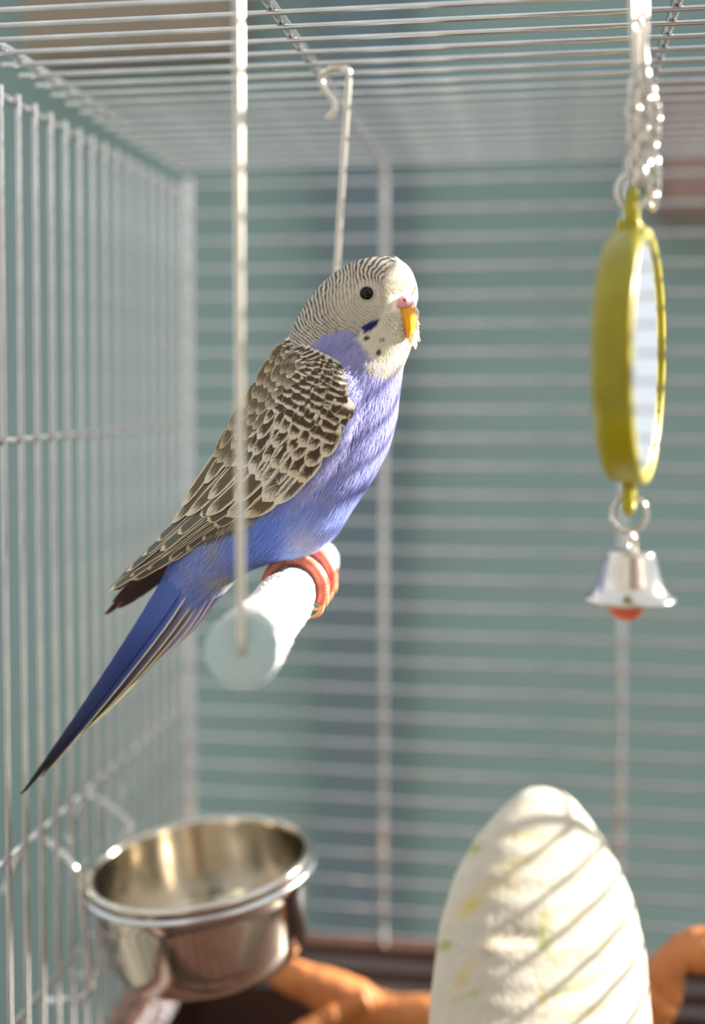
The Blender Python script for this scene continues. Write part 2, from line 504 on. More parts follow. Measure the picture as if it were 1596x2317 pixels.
obj('eyelet', tab(-RO - 0.62, -RO + 0.1, 0.22, ''), M_YEL, toy)

def wire_ring(c, r, wr, axis_dir, squash=1.0):
    a_ = np.asarray(axis_dir, float); a_ /= np.linalg.norm(a_)
    u = np.cross(a_, (0, 0, 1.0)); u = u / np.linalg.norm(u) if np.linalg.norm(u) > 1e-6 else np.array([1.0, 0, 0])
    v = np.cross(u, a_)
    P = [np.asarray(c) + r * math.cos(t) * u + r * squash * math.sin(t) * v for t in np.linspace(0, 2 * PI, 33)[:-1]]
    return tube(P, wr, 8, closed=True)
eyeT = MC + nU * (RO + 0.85)
obj('split_ring', wire_ring(at(1432, 432, MY), 0.36, 0.055, (0.25, -1, 0.1)), M_BELL, toy)
# two strands of chain links
LNK = None
def link_path(c, d, side, hl=0.21, hw=0.125):
    d = np.asarray(d, float); d /= np.linalg.norm(d)
    side = np.asarray(side, float); side -= d * (side @ d); side /= np.linalg.norm(side)
    P = []
    for t in np.linspace(0, 2 * PI, 21)[:-1]:
        P.append(np.asarray(c) + d * hl * math.sin(t) * (1.0) + side * hw * math.cos(t))
    return P
def chain(pts, step=0.27):
    P = catmull(pts, 60)
    seg = np.concatenate([[0], np.cumsum(np.linalg.norm(np.diff(P, axis=0), axis=1))])
    n = int(seg[-1] / step)
    for k in range(n + 1):
        s = seg[-1] * k / n
        c = np.array([np.interp(s, seg, P[:, j]) for j in range(3)])
        c2 = np.array([np.interp(min(s + .1, seg[-1]), seg, P[:, j]) for j in range(3)])
        c1 = np.array([np.interp(max(s - .1, 0), seg, P[:, j]) for j in range(3)])
        a = (0.6 if k % 2 else 0.6 + PI / 2) + random.uniform(-.35, .35)
        obj('chain_link', tube(link_path(c, c2 - c1, (math.cos(a), math.sin(a), 0)), 0.043, 8, closed=True), M_BELL, toy)
chain([at(1440, 168, MY), at(1432, 250, MY - .1), at(1434, 330, MY), at(1434, 402, MY)])
chain([at(1458, 168, MY + .1), at(1482, 250, MY), at(1478, 330, MY + .1), at(1482, 400, MY), at(1480, 452, MY)])
chain([at(1452, 175, MY + .3), at(1460, 260, MY + .25), at(1456, 330, MY + .3), at(1452, 395, MY + .15)])
# long clip hooked over the roof wires
ct = at(1448, -180, MY); ct[2] = CEIL + 0.35
def clip(pxs, Y):
    return catmull([at(px, py, Y) for px, py in pxs], 40)
obj('clip', join(tube(clip([(1438, 170), (1436, 120), (1431, 60), (1428, -20), (1430, -80), (1442, -108), (1456, -84), (1459, -20), (1461, 60), (1458, 110), (1463, 165)], MY), 0.075, 10),
                 tube(clip([(1440, 172), (1450, 140), (1448, 80), (1444, 0), (1446, -70)], MY + 0.25), 0.075, 10)), M_BELL, toy)
# bell
BELL = at(1424, 1352, MY)
obj('split_ring', wire_ring(at(1425, 1163, MY), 0.38, 0.055, (0.15, -1, 0.1)), M_BELL, toy)
pb = [(0.0, 1.06), (0.3, 1.06), (0.47, 1.03), (0.54, 0.95), (0.60, 0.72), (0.66, 0.45), (0.74, 0.24), (0.86, 0.09), (0.97, 0.03), (1.0, -0.02), (0.98, -0.07), (0.93, -0.07), (0.82, 0.0), (0.68, 0.2), (0.58, 0.5), (0.5, 0.9), (0.0, 0.98)]
pb = catmull(pb, 60)
bell = obj('bell', (rot(lathe(pb, 56)[0], np.eye(3), BELL), lathe(pb, 56)[1]), M_BELL, toy)
obj('bell_loop', join(wire_ring(BELL + np.array([0, 0, 1.25]), 0.17, 0.045, (1, 0.3, 0), 1.25), wire_ring(BELL + np.array([0.1, 0, 1.18]), 0.14, 0.04, (0.9, -.5, 0), 1.1)), M_BELL, bell)
pc = [(0.0, -0.36), (0.12, -0.32), (0.34, -0.2), (0.38, -0.1), (0.34, -0.01), (0.2, 0.05), (0.0, 0.06)]
clp = rot(lathe(pc, 12)[0], np.eye(3), BELL - np.array([0.05, 0, 0.17])), lathe(pc, 12)[1]
cl = obj('clapper', clp, M_RED, bell)

# ------------------------------------------------------------------ cuttlebone
M_CUT = mat('cuttlebone_chalk', (0.8, 0.77, 0.7), 0.9)
N, L, b = nodes(M_CUT)
vc = N.new('ShaderNodeVertexColor'); vc.layer_name = 'col'
nz = N.new('ShaderNodeTexNoise'); nz.inputs['Scale'].default_value = 400; nz.inputs['Detail'].default_value = 5
tc = N.new('ShaderNodeTexCoord'); L.new(tc.outputs['Object'], nz.inputs['Vector'])
bp = N.new('ShaderNodeBump'); bp.inputs['Strength'].default_value = 0.25; bp.inputs['Distance'].default_value = 0.001
L.new(nz.outputs['Fac'], bp.inputs['Height']); L.new(bp.outputs['Normal'], b.inputs['Normal'])
L.new(vc.outputs['Color'], b.inputs['Base Color'])
b.inputs['Subsurface Weight'].default_value = 0.12; b.inputs['Subsurface Radius'].default_value = (0.001, 0.0008, 0.0006); b.inputs['Subsurface Scale'].default_value = 1.0

cA = at(1238, 1782, 41.0)                    # top tip
cBt = np.array([at(1215, 2500, 32.8)[0], 32.8, TRAY_Z + 0.35])   # foot on the tray
cut = None
cx = (cBt - cA); CL = np.linalg.norm(cx); cx /= CL
cn = np.cross((1.0, 0, 0), cx); cn /= np.linalg.norm(cn)
if cn[1] > 0: cn = -cn                       # outward, to the front
cs = np.cross(cx, cn)
if cs[0] < 0: cs = -cs
yw = math.radians(32)
cn, cs = cn * math.cos(yw) + cs * math.sin(yw), cs * math.cos(yw) - cn * math.sin(yw)
nu, nv = 150, 120
uu = np.linspace(0, 1, nu)
wprof = np.interp(uu, [0, .006, .02, .04, .07, .12, .19, .28, .4, .52, .65, .8, .9, .96, 1], [0, .6, 1.05, 1.42, 1.92, 2.6, 3.25, 3.68, 3.85, 3.88, 3.8, 3.4, 2.7, 1.8, 0])
hprof = np.interp(uu, [0, .006, .02, .06, .15, .3, .5, .7, .9, 1], [0.0, .3, .5, .8, 1.15, 1.45, 1.65, 1.5, .9, 0.0])
V, cols = [], []
lobes = np.zeros((nu, nv))
ph = np.linspace(0, 2 * PI, nv, endpoint=False)
for i in range(nu):
    for k in range(nv):
        a = ph[k]
        sx, sz = math.cos(a), math.sin(a)
        h = hprof[i] * (1.0 if sz > 0 else 0.55)
        p = cA + cx * CL * uu[i] + cs * wprof[i] * np.sign(sx) * abs(sx) ** 0.9 + cn * h * sz
        V.append(p)
V = np.array(V)
px, py = project(V)
front = (np.tile(np.sin(ph), nu) > 0)
# faint growth ridges, gnawed hollow
vn_ = lambda x, y, q: (np.sin(x / q * 1.7 + 1.3 * np.sin(y / q * 1.1)) + np.sin(y / q * 1.9 + 1.7 * np.sin(x / q * .9)))  / 2
rid = np.sin((py + 0.0007 * (px - 1220) ** 2) / 9.5) * 0.012
hol = np.exp(-(((px - 1168) / 66) ** 2 + ((py - 2114) / 30) ** 2)) * (1 + .25 * vn_(px, py, 7))
edge = np.exp(-(((px - 1165) / 75) ** 4 + ((py - 2152 - 6 * vn_(px, py, 14)) / 9) ** 2)) * 0.07 * (1 + .6 * vn_(px, py, 6)) + np.exp(-(((px - 1100) / 10) ** 2 + ((py - 2125) / 30) ** 2)) * 0.10
jit = rng.normal(0, 1, len(V)) * 0.004
dsp = np.where(front, rid - 0.15 * hol + .12 * edge + jit, jit)
V = V + cn * dsp[:, None]
base = np.tile(lin(198, 192, 177), (len(V), 1)) * (1 + 0.03 * rng.normal(0, 1, (len(V), 1)))
def stain_tint(cxp, cyp, sx, sy, ang, col, amt):
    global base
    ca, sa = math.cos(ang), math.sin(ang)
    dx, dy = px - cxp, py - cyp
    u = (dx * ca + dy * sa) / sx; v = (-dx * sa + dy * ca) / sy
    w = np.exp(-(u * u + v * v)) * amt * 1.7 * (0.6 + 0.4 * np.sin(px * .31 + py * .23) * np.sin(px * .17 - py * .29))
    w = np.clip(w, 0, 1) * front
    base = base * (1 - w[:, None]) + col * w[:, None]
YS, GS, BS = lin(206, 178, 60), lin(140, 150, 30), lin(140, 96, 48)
for a in ((1065, 2050, 34, 16, -.7, YS, .7), (1050, 2210, 40, 12, -1.0, YS, .6), (1065, 2250, 26, 10, -.4, GS, .5), (1005, 2140, 18, 9, -.3, GS, .95), (1075, 1920, 18, 12, -.5, GS, .7),
          (1232, 2100, 10, 34, 0, GS, .8), (1238, 2075, 12, 10, 0, YS, .8), (1236, 2140, 8, 16, 0, GS, .7), (1190, 1890, 60, 8, .1, YS, .45), (1170, 1950, 50, 9, -.2, YS, .4), (1290, 1940, 50, 7, .2, YS, .35),
          (1300, 2150, 90, 6, -.2, YS, .5), (1290, 2238, 60, 5, -.35, GS, .75), (1345, 2205, 50, 5, -.25, YS, .6), (1312, 2155, 8, 8, 0, BS, .6), (1105, 2150, 14, 8, .4, BS, .6), (1440, 2020, 8, 120, -.3, YS, .5), (1390, 1930, 6, 90, -.55, YS, .45),
          (1168, 2112, 52, 22, 0, lin(176, 158, 128), .4), (1110, 2138, 9, 20, .5, BS, .4), (1175, 2152, 50, 5, -.1, BS, .35), (1330, 2290, 80, 5, -.35, YS, .5), (1225, 2270, 6, 40, .1, YS, .5), (1120, 2000, 40, 14, -.5, YS, .3), (1250, 2190, 30, 8, -.4, YS, .35), (1160, 1995, 10, 20, 0, YS, .3), (1330, 2080, 6, 6, 0, YS, .7), (1305, 2078, 6, 8, 0, YS, .6)):  # tan patch darkens the gnawed hollow, brown along its rim
    stain_tint(*a)
F = np.array([[i * nv + k, i * nv + (k + 1) % nv, (i + 1) * nv + (k + 1) % nv, (i + 1) * nv + k] for i in range(nu - 1) for k in range(nv)])
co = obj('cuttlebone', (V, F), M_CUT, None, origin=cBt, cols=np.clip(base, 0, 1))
tag(co, 'large white cuttlebone with yellow stains and a gnawed hollow, standing on the tray', 'cuttlebone')

# ------------------------------------------------------------------ wooden branch perches
M_BRANCH = mat('orange_brown_wood', tuple(lin(196, 122, 62)), 0.5)
noise_color(M_BRANCH, tuple(lin(170, 98, 46)), tuple(lin(214, 142, 82)), 60, 5, 0.3, 0.75, 0.3, 300)
def limb(pts, radii, n=16, m=40):
    P = catmull(pts, m); R = np.interp(np.linspace(0, 1, m), np.linspace(0, 1, len(radii)), radii)
    R = R * (1 + 0.07 * np.sin(np.linspace(0, 17, m)) + rng.normal(0, .015, m))
    R[0] *= .6; R[-1] *= .6
    V, F = tube(P, R, n)
    return V + rng.normal(0, .012, V.shape), F
YB = 44.5
br = limb([at(600, 2178, YB), at(655, 2208, YB), at(725, 2235, YB), at(800, 2268, YB), at(880, 2296, YB), at(985, 2308, YB), at(1100, 2330, YB)], [.35, .62, .78, .8, .78, .8, .8])
br2 = limb([at(832, 2262, YB - .3), at(775, 2290, YB - .8), at(715, 2322, YB - 1.4), at(640, 2372, YB - 2.2)], [.5, .42, .42, .4])
o1 = obj('branch_perch', join(br, br2), M_BRANCH)
tag(o1, 'forked orange-brown wooden branch lying low behind the steel bowl', 'branch')
YR = 42.5
b3 = limb([at(1380, 2420, YR), at(1450, 2330, YR), at(1500, 2262, YR), at(1508, 2200, YR), at(1540, 2160, YR + .3), at(1580, 2150, YR + .5), at(1650, 2140, YR + .6)], [.8, .72, .62, .6, .62, .72, .6])
b4 = limb([at(1420, 2270, YR), at(1460, 2255, YR - .1), at(1492, 2275, YR - .2), at(1500, 2300, YR - .2)], [.6, .66, .62, .4])
o2 = obj('branch_perch', join(b3, b4), M_BRANCH)
tag(o2, 'knobbly orange-brown wooden branch rising beside the white cuttlebone', 'branch')

# ================================================================== the budgerigar
BY = 32.0
bird = empty('budgerigar', at(668, 1290, BY))
tag(bird, 'blue and grey budgerigar perched sideways on the white swing', 'budgerigar')

def fur_mat(name, transl=0.25, rough=0.75):
    m = mat(name, (0.5, 0.5, 0.5), rough)
    N, L, b = nodes(m)
    vc = N.new('ShaderNodeVertexColor'); vc.layer_name = 'col'
    L.new(vc.outputs['Color'], b.inputs['Base Color'])
    b.inputs['Specular IOR Level'].default_value = 0.25
    b.inputs['Sheen Weight'].default_value = 0.15
    if transl:
        tr = N.new('ShaderNodeBsdfTranslucent'); L.new(vc.outputs['Color'], tr.inputs['Color'])
        mx = N.new('ShaderNodeMixShader'); mx.inputs['Fac'].default_value = transl
        out = N['Material Output']
        L.new(b.outputs['BSDF'], mx.inputs[1]); L.new(tr.outputs['BSDF'], mx.inputs[2]); L.new(mx.outputs['Shader'], out.inputs['Surface'])
    return m
M_PLUME = fur_mat('plumage', 0.32)
M_SKIN = fur_mat('plumage_base', 0.0)

def poly_sd(px, py, poly):
    """signed distance to a polygon in pixels, negative inside"""
    P = np.asarray(poly, float); n = len(P)
    d = np.full(px.shape, 1e9); ins = np.zeros(px.shape, bool)
    for i in range(n):
        a, bb = P[i], P[(i + 1) % n]
        e = bb - a
        t = np.clip(((px - a[0]) * e[0] + (py - a[1]) * e[1]) / (e @ e), 0, 1)
        d = np.minimum(d, np.hypot(px - a[0] - t * e[0], py - a[1] - t * e[1]))
        c = ((a[1] > py) != (bb[1] > py)) & (px < (bb[0] - a[0]) * (py - a[1]) / (bb[1] - a[1] + 1e-12) + a[0])
        ins ^= c
    return np.where(ins, -d, d)

HEADP = [(600, 840), (640, 795), (665, 782), (702, 784), (730, 760), (772, 748), (815, 756), (830, 745), (852, 722), (866, 704), (880, 690), (884, 640), (905, 590), (880, 540), (740, 540), (600, 700)]
MASKP = [(905, 590), (880, 612), (868, 640), (872, 690), (862, 712), (848, 735), (815, 752), (808, 768), (824, 792), (845, 824), (872, 838), (910, 826), (975, 760), (975, 620)]
MANTP = [(600, 840), (640, 795), (668, 784), (700, 800), (745, 830), (790, 900), (760, 1000), (560, 1200), (380, 1260), (380, 1100)]
PATCH = [(818, 742), (830, 733), (846, 725), (856, 724), (854, 734), (842, 746), (826, 752)]
def vnoise(x, y, s):
    """cheap smooth noise from sines"""
    x = x / s; y = y / s
    return (np.sin(x * 1.7 + 1.3 * np.sin(y * 1.1 + .5)) + np.sin(y * 1.9 + 1.7 * np.sin(x * .9 + 2)) + np.sin((x + y) * 1.3 + np.sin(x * 2.3 - y))) / 3

def bird_color(px, py, jit=None):
    n = len(px)
    C = np.zeros((n, 3))
    viol = lin(176, 178, 232); blue = lin(160, 180, 242); deep = lin(112, 152, 246); lil = lin(216, 212, 230)
    cream = lin(244, 238, 226); white = lin(250, 246, 234); dark = lin(72, 66, 68)
    # breast to belly
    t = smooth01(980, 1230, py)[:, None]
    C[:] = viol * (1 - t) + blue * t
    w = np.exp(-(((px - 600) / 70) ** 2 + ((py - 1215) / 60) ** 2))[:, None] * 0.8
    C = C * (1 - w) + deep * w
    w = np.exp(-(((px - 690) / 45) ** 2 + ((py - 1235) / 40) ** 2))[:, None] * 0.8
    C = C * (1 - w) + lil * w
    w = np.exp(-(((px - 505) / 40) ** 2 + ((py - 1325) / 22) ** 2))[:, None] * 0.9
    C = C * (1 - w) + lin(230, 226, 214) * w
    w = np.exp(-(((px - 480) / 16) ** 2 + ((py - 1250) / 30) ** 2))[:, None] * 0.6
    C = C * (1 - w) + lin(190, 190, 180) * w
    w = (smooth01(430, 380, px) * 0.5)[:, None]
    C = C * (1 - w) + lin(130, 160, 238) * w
    nz = vnoise(px, py, 17)
    C = C * (1 + 0.10 * nz[:, None])
    w = (smooth01(0.35, 0.8, vnoise(px + 300, py * 0.8, 21)) * 0.28)[:, None]
    C = C * (1 - w) + lin(196, 198, 234) * w
    # mantle under the wing
    m = smooth01(6, -6, poly_sd(px, py, MANTP))[:, None]
    bar = 0.5 + 0.5 * np.sin(py / 3.3 + px / 14 + 1.4 * vnoise(px, py, 22))
    bar = smooth01(.35, .65, bar)[:, None]
    C = C * (1 - m) + (lin(98, 82, 64) * bar + lin(206, 196, 176) * (1 - bar)) * m
    # barred head
    m = smooth01(5, -5, poly_sd(px, py, HEADP) + 3 * vnoise(px, py, 9))[:, None]
    dx_, dy_ = px - 908, py - 660
    r = np.hypot(dx_, dy_); th = np.arctan2(-dy_, -dx_)          # 0 = straight back, + = up over the crown
    g = 1.0 - 0.20 * smooth01(.1, .7, th) + 0.22 * smooth01(-.25, -.8, th)
    phs = r * g / 8.2 + 0.30 * vnoise(px, py, 15) + 0.15 * vnoise(px + 40, py, 5.0)
    bar = 0.5 + 0.5 * np.cos(2 * PI * phs)
    bar = smooth01(0.34, 0.70, bar)
    con = 0.45 + 0.55 * smooth01(22, 75, np.hypot(px - 800, (py - 690)))     # paler fine bars on the cheek
    con = con * (0.8 + 0.25 * vnoise(px, py + 70, 6))
    con = con * (0.25 + 0.75 * smooth01(18, 40, np.hypot(px - 835, py - 664)))
    con = con * (0.2 + 0.8 * smooth01(905, 860, px + 0.35 * (py - 600)))
    bar = (bar * con)[:, None]
    hc = cream * (1 - bar) + dark * bar
    ck = (np.exp(-(((px - 790) / 60) ** 2 + ((py - 700) / 48) ** 2)) * 0.35)[:, None]
    hc = hc * (1 - ck) + lin(196, 182, 166) * ck * 0.75 + hc * ck * 0.25
    C = C * (1 - m) + hc * m
    # white mask and bib
    m = smooth01(7, -7, poly_sd(px, py, MASKP) + 4 * vnoise(px, py, 8))[:, None]
    C = C * (1 - m) + white * (1 + 0.03 * nz[:, None]) * m
    # forehead warmth
    w = np.exp(-(((px - 925) / 22) ** 2 + ((py - 640) / 30) ** 2))[:, None] * 0.4
    C = C * (1 - w) + lin(240, 222, 186) * w
    # cheek patch and throat spots
    m = smooth01(4, -3, poly_sd(px, py, PATCH) + 2.5 * vnoise(px, py, 4))[:, None]
    C = C * (1 - m) + lin(52, 52, 138) * m
    for sx, sy, a, bb in ((830, 765, 7, 5), (857, 798, 6, 6.5), (865, 769, 6, 2.2)):
        w = smooth01(1.25, .75, np.hypot((px - sx) / a, (py - sy) / bb) + .25 * vnoise(px, py, 2.5))[:, None] * 0.9
        C = C * (1 - w) + lin(52, 46, 44) * w
    if jit is not None:
        C = C * jit[:, None]
    return np.clip(C, 0.003, 0.97)

# ---- body surface: sections (dorsal px, ventral px, half width cm)
SEC = [((868, 581), (876, 581), .05), ((838, 586), (902, 589), .52), ((800, 597), (924, 606), .86), ((762, 618), (938, 634), 1.10), ((730, 646), (943, 668), 1.22), ((706, 675), (940, 705), 1.27),
       ((685, 706), (935, 750), 1.28), ((668, 738), (926, 790), 1.28), ((650, 776), (910, 832), 1.34), ((626, 838), (900, 880), 1.55), ((600, 900), (892, 938), 1.72),
       ((574, 960), (874, 1008), 1.78), ((540, 1030), (840, 1077), 1.76), ((504, 1090), (797, 1144), 1.66), ((468, 1145), (757, 1204), 1.48), ((440, 1190), (708, 1242), 1.25),
       ((414, 1235), (628, 1264), 1.0), ((392, 1275), (560, 1290), .8), ((382, 1318), (504, 1330), .5), ((372, 1352), (446, 1372), .3), ((368, 1376), (410, 1390), .16), ((372, 1386), (396, 1392), .03)]
NS, NA = 440, 330
Dp = catmull([s[0] for s in SEC], NS); Vp = catmull([s[1] for s in SEC], NS); Wd = catmull([[s[2]] for s in SEC], NS)[:, 0]
Wd = np.maximum(Wd, 0.03)
ang = np.linspace(0, 2 * PI, NA, endpoint=False)     # 0 = ventral (front), pi = dorsal
BV = np.zeros((NS, NA, 3))
for i in range(NS):
    A = at(*Dp[i], BY); B_ = at(*Vp[i], BY)
    c = (A + B_) / 2; h = (B_ - A) / 2
    ca, sa = np.cos(ang), np.sin(ang)
    ex = np.sign(ca) * np.abs(ca) ** 0.92
    ey = np.sign(sa) * np.abs(sa) ** 0.92
    BV[i] = c + ex[:, None] * h
    BV[i, :, 1] += -ey * Wd[i]
Fb = np.array([[i * NA + k, i * NA + (k + 1) % NA, (i + 1) * NA + (k + 1) % NA, (i + 1) * NA + k] for i in range(NS - 1) for k in range(NA)])
def near_px(P):
    """side-view coordinates of a point on the bird: folded onto the near side"""
    Q = P.copy(); Q[:, 1] = BY - np.abs(Q[:, 1] - BY)
    return project(Q)
Pv = BV.reshape(-1, 3)
u_, v_ = near_px(Pv)
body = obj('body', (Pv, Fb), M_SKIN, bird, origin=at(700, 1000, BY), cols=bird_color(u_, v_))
body['label'] = 'lilac-blue feathered body with a barred grey head and white bib'

from mathutils.bvhtree import BVHTree
bvh = BVHTree.FromPolygons([Vector(p) for p in Pv], Fb.tolist())
def hit(px, py):
    d = Vector(at(px, py, 1.0)).normalized()
    loc, nor, idx, dist = bvh.ray_cast(Vector((0, 0, 0)), d)
    if loc is None:
        loc, nor, idx, dist = bvh.find_nearest(Vector(at(px, py, BY)))
    n = np.array(nor)
    if n @ np.array(d) > 0: n = -n
    return np.array(loc), n

# ---- fine plumage: tapered barbs that follow the feather tracts
def flow(px, py):
    fx, fy = px - 900, py - 672
    r = np.hypot(fx, fy) + 1e-6
    fx, fy = fx / r, fy / r
    gx = -0.52 + 0.10 * np.sin(py / 90) ; gy = 0.85
    late = smooth01(1120, 1300, py)
    gx = gx - 0.25 * late; gy = gy - 0.05 * late
    w = smooth01(230, 90, r)
    x = fx * w + gx * (1 - w); y = fy * w + gy * (1 - w)
    q = np.hypot(x, y) + 1e-6
    return x / q, y / q
tri_a = np.linalg.norm(np.cross(BV[1:, :, :][:, :, :] - BV[:-1], np.roll(BV, -1, 1)[:-1] - BV[:-1]), axis=2)
hu, hv = near_px(BV[:-1].reshape(-1, 3))
dens = 1.0 + 1.6 * smooth01(860, 800, hv)
prob = tri_a.ravel() * dens; prob = prob / prob.sum()
NST = 230000
ii = rng.choice(len(prob), NST, p=prob)
ri, ci = ii // NA, ii % NA
fu, fv = rng.random(NST)[:, None], rng.random(NST)[:, None]
A0 = BV[ri, ci]; A1 = BV[ri + 1, ci]; A2 = BV[ri, (ci + 1) % NA]; A3 = BV[ri + 1, (ci + 1) % NA]
ROOT = (A0 * (1 - fu) + A1 * fu) * (1 - fv) + (A2 * (1 - fu) + A3 * fu) * fv
NRM = np.cross(A2 - A0, A1 - A0); NRM /= np.linalg.norm(NRM, axis=1)[:, None] + 1e-9
cen = (BV.mean(1))[ri]
sg = np.sign(np.sum(NRM * (ROOT - cen), axis=1)); NRM *= sg[:, None]
u_, v_ = near_px(ROOT)
keep = (ri > 6) & (np.hypot(u_ - 830, v_ - 664) > 19) & (poly_sd(u_, v_, [(893, 668), (915, 662), (940, 672), (946, 700), (938, 735), (924, 765), (905, 730), (888, 704)]) > 2)
ROOT, NRM, u_, v_ = ROOT[keep], NRM[keep], u_[keep], v_[keep]
n = len(ROOT)
fx, fy = flow(u_ + rng.normal(0, 6, n), v_ + rng.normal(0, 6, n))
ex_ = np.array([1.0, 0, 0]); ez_ = np.array([0, 0, 1.0])
DIR = fx[:, None] * ex_ - fy[:, None] * ez_ + np.array([0, 1.0, 0]) * rng.normal(0, .10, n)[:, None]
DIR += rng.normal(0, .07, (n, 3))
DIR -= NRM * np.sum(DIR * NRM, axis=1)[:, None]; DIR /= np.linalg.norm(DIR, axis=1)[:, None] + 1e-9
SID = np.cross(DIR, NRM)
head = np.maximum(smooth01(10, -4, poly_sd(u_, v_, HEADP)), smooth01(8, -4, poly_sd(u_, v_, MASKP)))
ln = (0.05 + 0.025 * rng.random(n)) * head + (0.26 + 0.22 * rng.random(n)) * (1 - head)
ln *= np.where(poly_sd(u_, v_, MASKP) < 0, 1.9, 1.0)
vent = smooth01(1290, 1330, v_) * smooth01(420, 470, u_)
ln = ln * (1 + 0.8 * vent)
wdt = (0.0042 + 0.003 * rng.random(n)) * (1 + 0.25 * (1 - head))
lift = (0.02 + 0.035 * rng.random(n)) * ln / 0.25 + 0.006 + 0.10 * vent * rng.random(n)
SV = np.zeros((n, 5, 3))
mid = ROOT + DIR * (ln * .5)[:, None] + NRM * (lift * .75)[:, None]
tip = ROOT + DIR * ln[:, None] + NRM * lift[:, None] - np.array([0, 0, 1]) * (0.02 * rng.random(n))[:, None]
SV[:, 0] = ROOT - SID * wdt[:, None]; SV[:, 1] = ROOT + SID * wdt[:, None]
SV[:, 2] = mid - SID * wdt[:, None] * .85; SV[:, 3] = mid + SID * wdt[:, None] * .85; SV[:, 4] = tip
base_i = np.arange(n)[:, None] * 5
T1 = base_i + np.array([[0, 1, 3]]); T2 = base_i + np.array([[0, 3, 2]]); T3 = base_i + np.array([[2, 3, 4]])
FS = np.concatenate([T1, T2, T3])
flat = SV.reshape(-1, 3)
fu_, fv_ = near_px(flat)
jit = np.repeat(np.exp(rng.normal(0, .07, n) * (1 - .5 * head)), 5)
bright = np.repeat((rng.random(n) < 0.035) & (head < .5), 5)
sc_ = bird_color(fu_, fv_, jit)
sc_[bright] = sc_[bright] * 0.55 + 0.45 * lin(226, 226, 242)
pl = obj('plumage', (flat, FS), M_PLUME, bird, origin=at(700, 1000, BY), cols=np.clip(sc_, 0, 1), smooth=False)
pl['kind'] = 'stuff'; pl['label'] = 'fine feather barbs over the head, breast and belly'

# ---- eye
def ellipsoid(c, n_, r, depth, nseg=32, nr=16):
    n_ = np.asarray(n_) / np.linalg.norm(n_)
    s = np.cross(n_, (0, 0, 1.0)); s /= np.linalg.norm(s); t_ = np.cross(s, n_)
    V, F = [], []
    for i in range(nr + 1):
        th = PI * i / nr
        for k in range(nseg):
            a = 2 * PI * k / nseg
            V.append(c + n_ * depth * math.cos(th) + r * math.sin(th) * (math.cos(a) * s + math.sin(a) * t_))
    for i in range(nr):
        for k in range(nseg):
            F.append([i * nseg + k, i * nseg + (k + 1) % nseg, (i + 1) * nseg + (k + 1) % nseg, (i + 1) * nseg + k])
    return np.array(V), F
M_EYE = mat('dark_eye', tuple(lin(10, 8, 8)), 0.08); nodes(M_EYE)[2].inputs['Specular IOR Level'].default_value = 0.3
M_LID = mat('pale_eye_ring', tuple(lin(196, 196, 188)), 0.6)
noise_color(M_LID, tuple(lin(150, 150, 142)), tuple(lin(190, 188, 180)), 2500, 3)
def mirror_y(V):
    V = np.array(V, float); V[:, 1] = 2 * BY - V[:, 1]
    return V
def flipF(F): return [list(f)[::-1] for f in F]
ep, en = hit(830, 664)
en = en + np.array([0.10, -0.3, 0]); en /= np.linalg.norm(en)
eye = ellipsoid(ep - en * 0.02, en, 0.165, 0.12)
s_ = np.cross(en, (0, 0, 1.0)); s_ /= np.linalg.norm(s_); t_ = np.cross(s_, en)
lid = tube([ep + en * 0.025 + 0.19 * (math.cos(a) * s_ + 0.97 * math.sin(a) * t_) for a in np.linspace(0, 2 * PI, 41)[:-1]], 0.024, 8, closed=True)
for mir in (0, 1):
    e_ = eye if not mir else (mirror_y(eye[0]), flipF(eye[1]))
    l_ = lid if not mir else (mirror_y(lid[0]), flipF(lid[1]))
    eo = obj('eye', e_, M_EYE, bird); obj('eyelid', l_, M_LID, eo)

# ---- cere and beak (head turned slightly towards the camera)
M_CERE = mat('pink_lilac_cere', tuple(lin(226, 176, 196)), 0.4)
noise_color(M_CERE, tuple(lin(228, 156, 160)), tuple(lin(216, 184, 214)), 300, 3, 0.35, 0.6)
nodes(M_CERE)[2].inputs['Subsurface Weight'].default_value = 0.4; nodes(M_CERE)[2].inputs['Subsurface Radius'].default_value = (0.003, 0.001, 0.001); nodes(M_CERE)[2].inputs['Subsurface Scale'].default_value = 1.0
M_BEAK = mat('orange_yellow_beak', tuple(lin(240, 164, 20)), 0.3)
noise_color(M_BEAK, tuple(lin(238, 150, 40)), tuple(lin(246, 182, 8)), 120, 3, 0.35, 0.65)
nodes(M_BEAK)[2].inputs['Subsurface Weight'].default_value = 0.4; nodes(M_BEAK)[2].inputs['Subsurface Radius'].default_value = (0.003, 0.0015, 0.0005); nodes(M_BEAK)[2].inputs['Subsurface Scale'].default_value = 1.0
def sec_loft(secs, n=28, m=30):
    """sections (left px, right px, depth centre, half depth)"""
    Lp = catmull([s[0] for s in secs], m); Rp = catmull([s[1] for s in secs], m)
    dc = catmull([[s[2], s[3]] for s in secs], m)
    V, F = [], []
    for i in range(m):
        A = at(*Lp[i], BY + dc[i, 0]); B_ = at(*Rp[i], BY + dc[i, 0])
        c, h = (A + B_) / 2, (B_ - A) / 2
        for k in range(n):
            a = 2 * PI * k / n
            V.append(c + h * math.cos(a) + np.array([0, -1, 0]) * max(dc[i, 1], .01) * math.sin(a))
    for i in range(m - 1):
        for k in range(n):
            F.append([i * n + k, i * n + (k + 1) % n, (i + 1) * n + (k + 1) % n, (i + 1) * n + k])
    F.append(list(range(n))[::-1]); F.append([(m - 1) * n + k for k in range(n)])
    return np.array(V), F
BD = -0.52
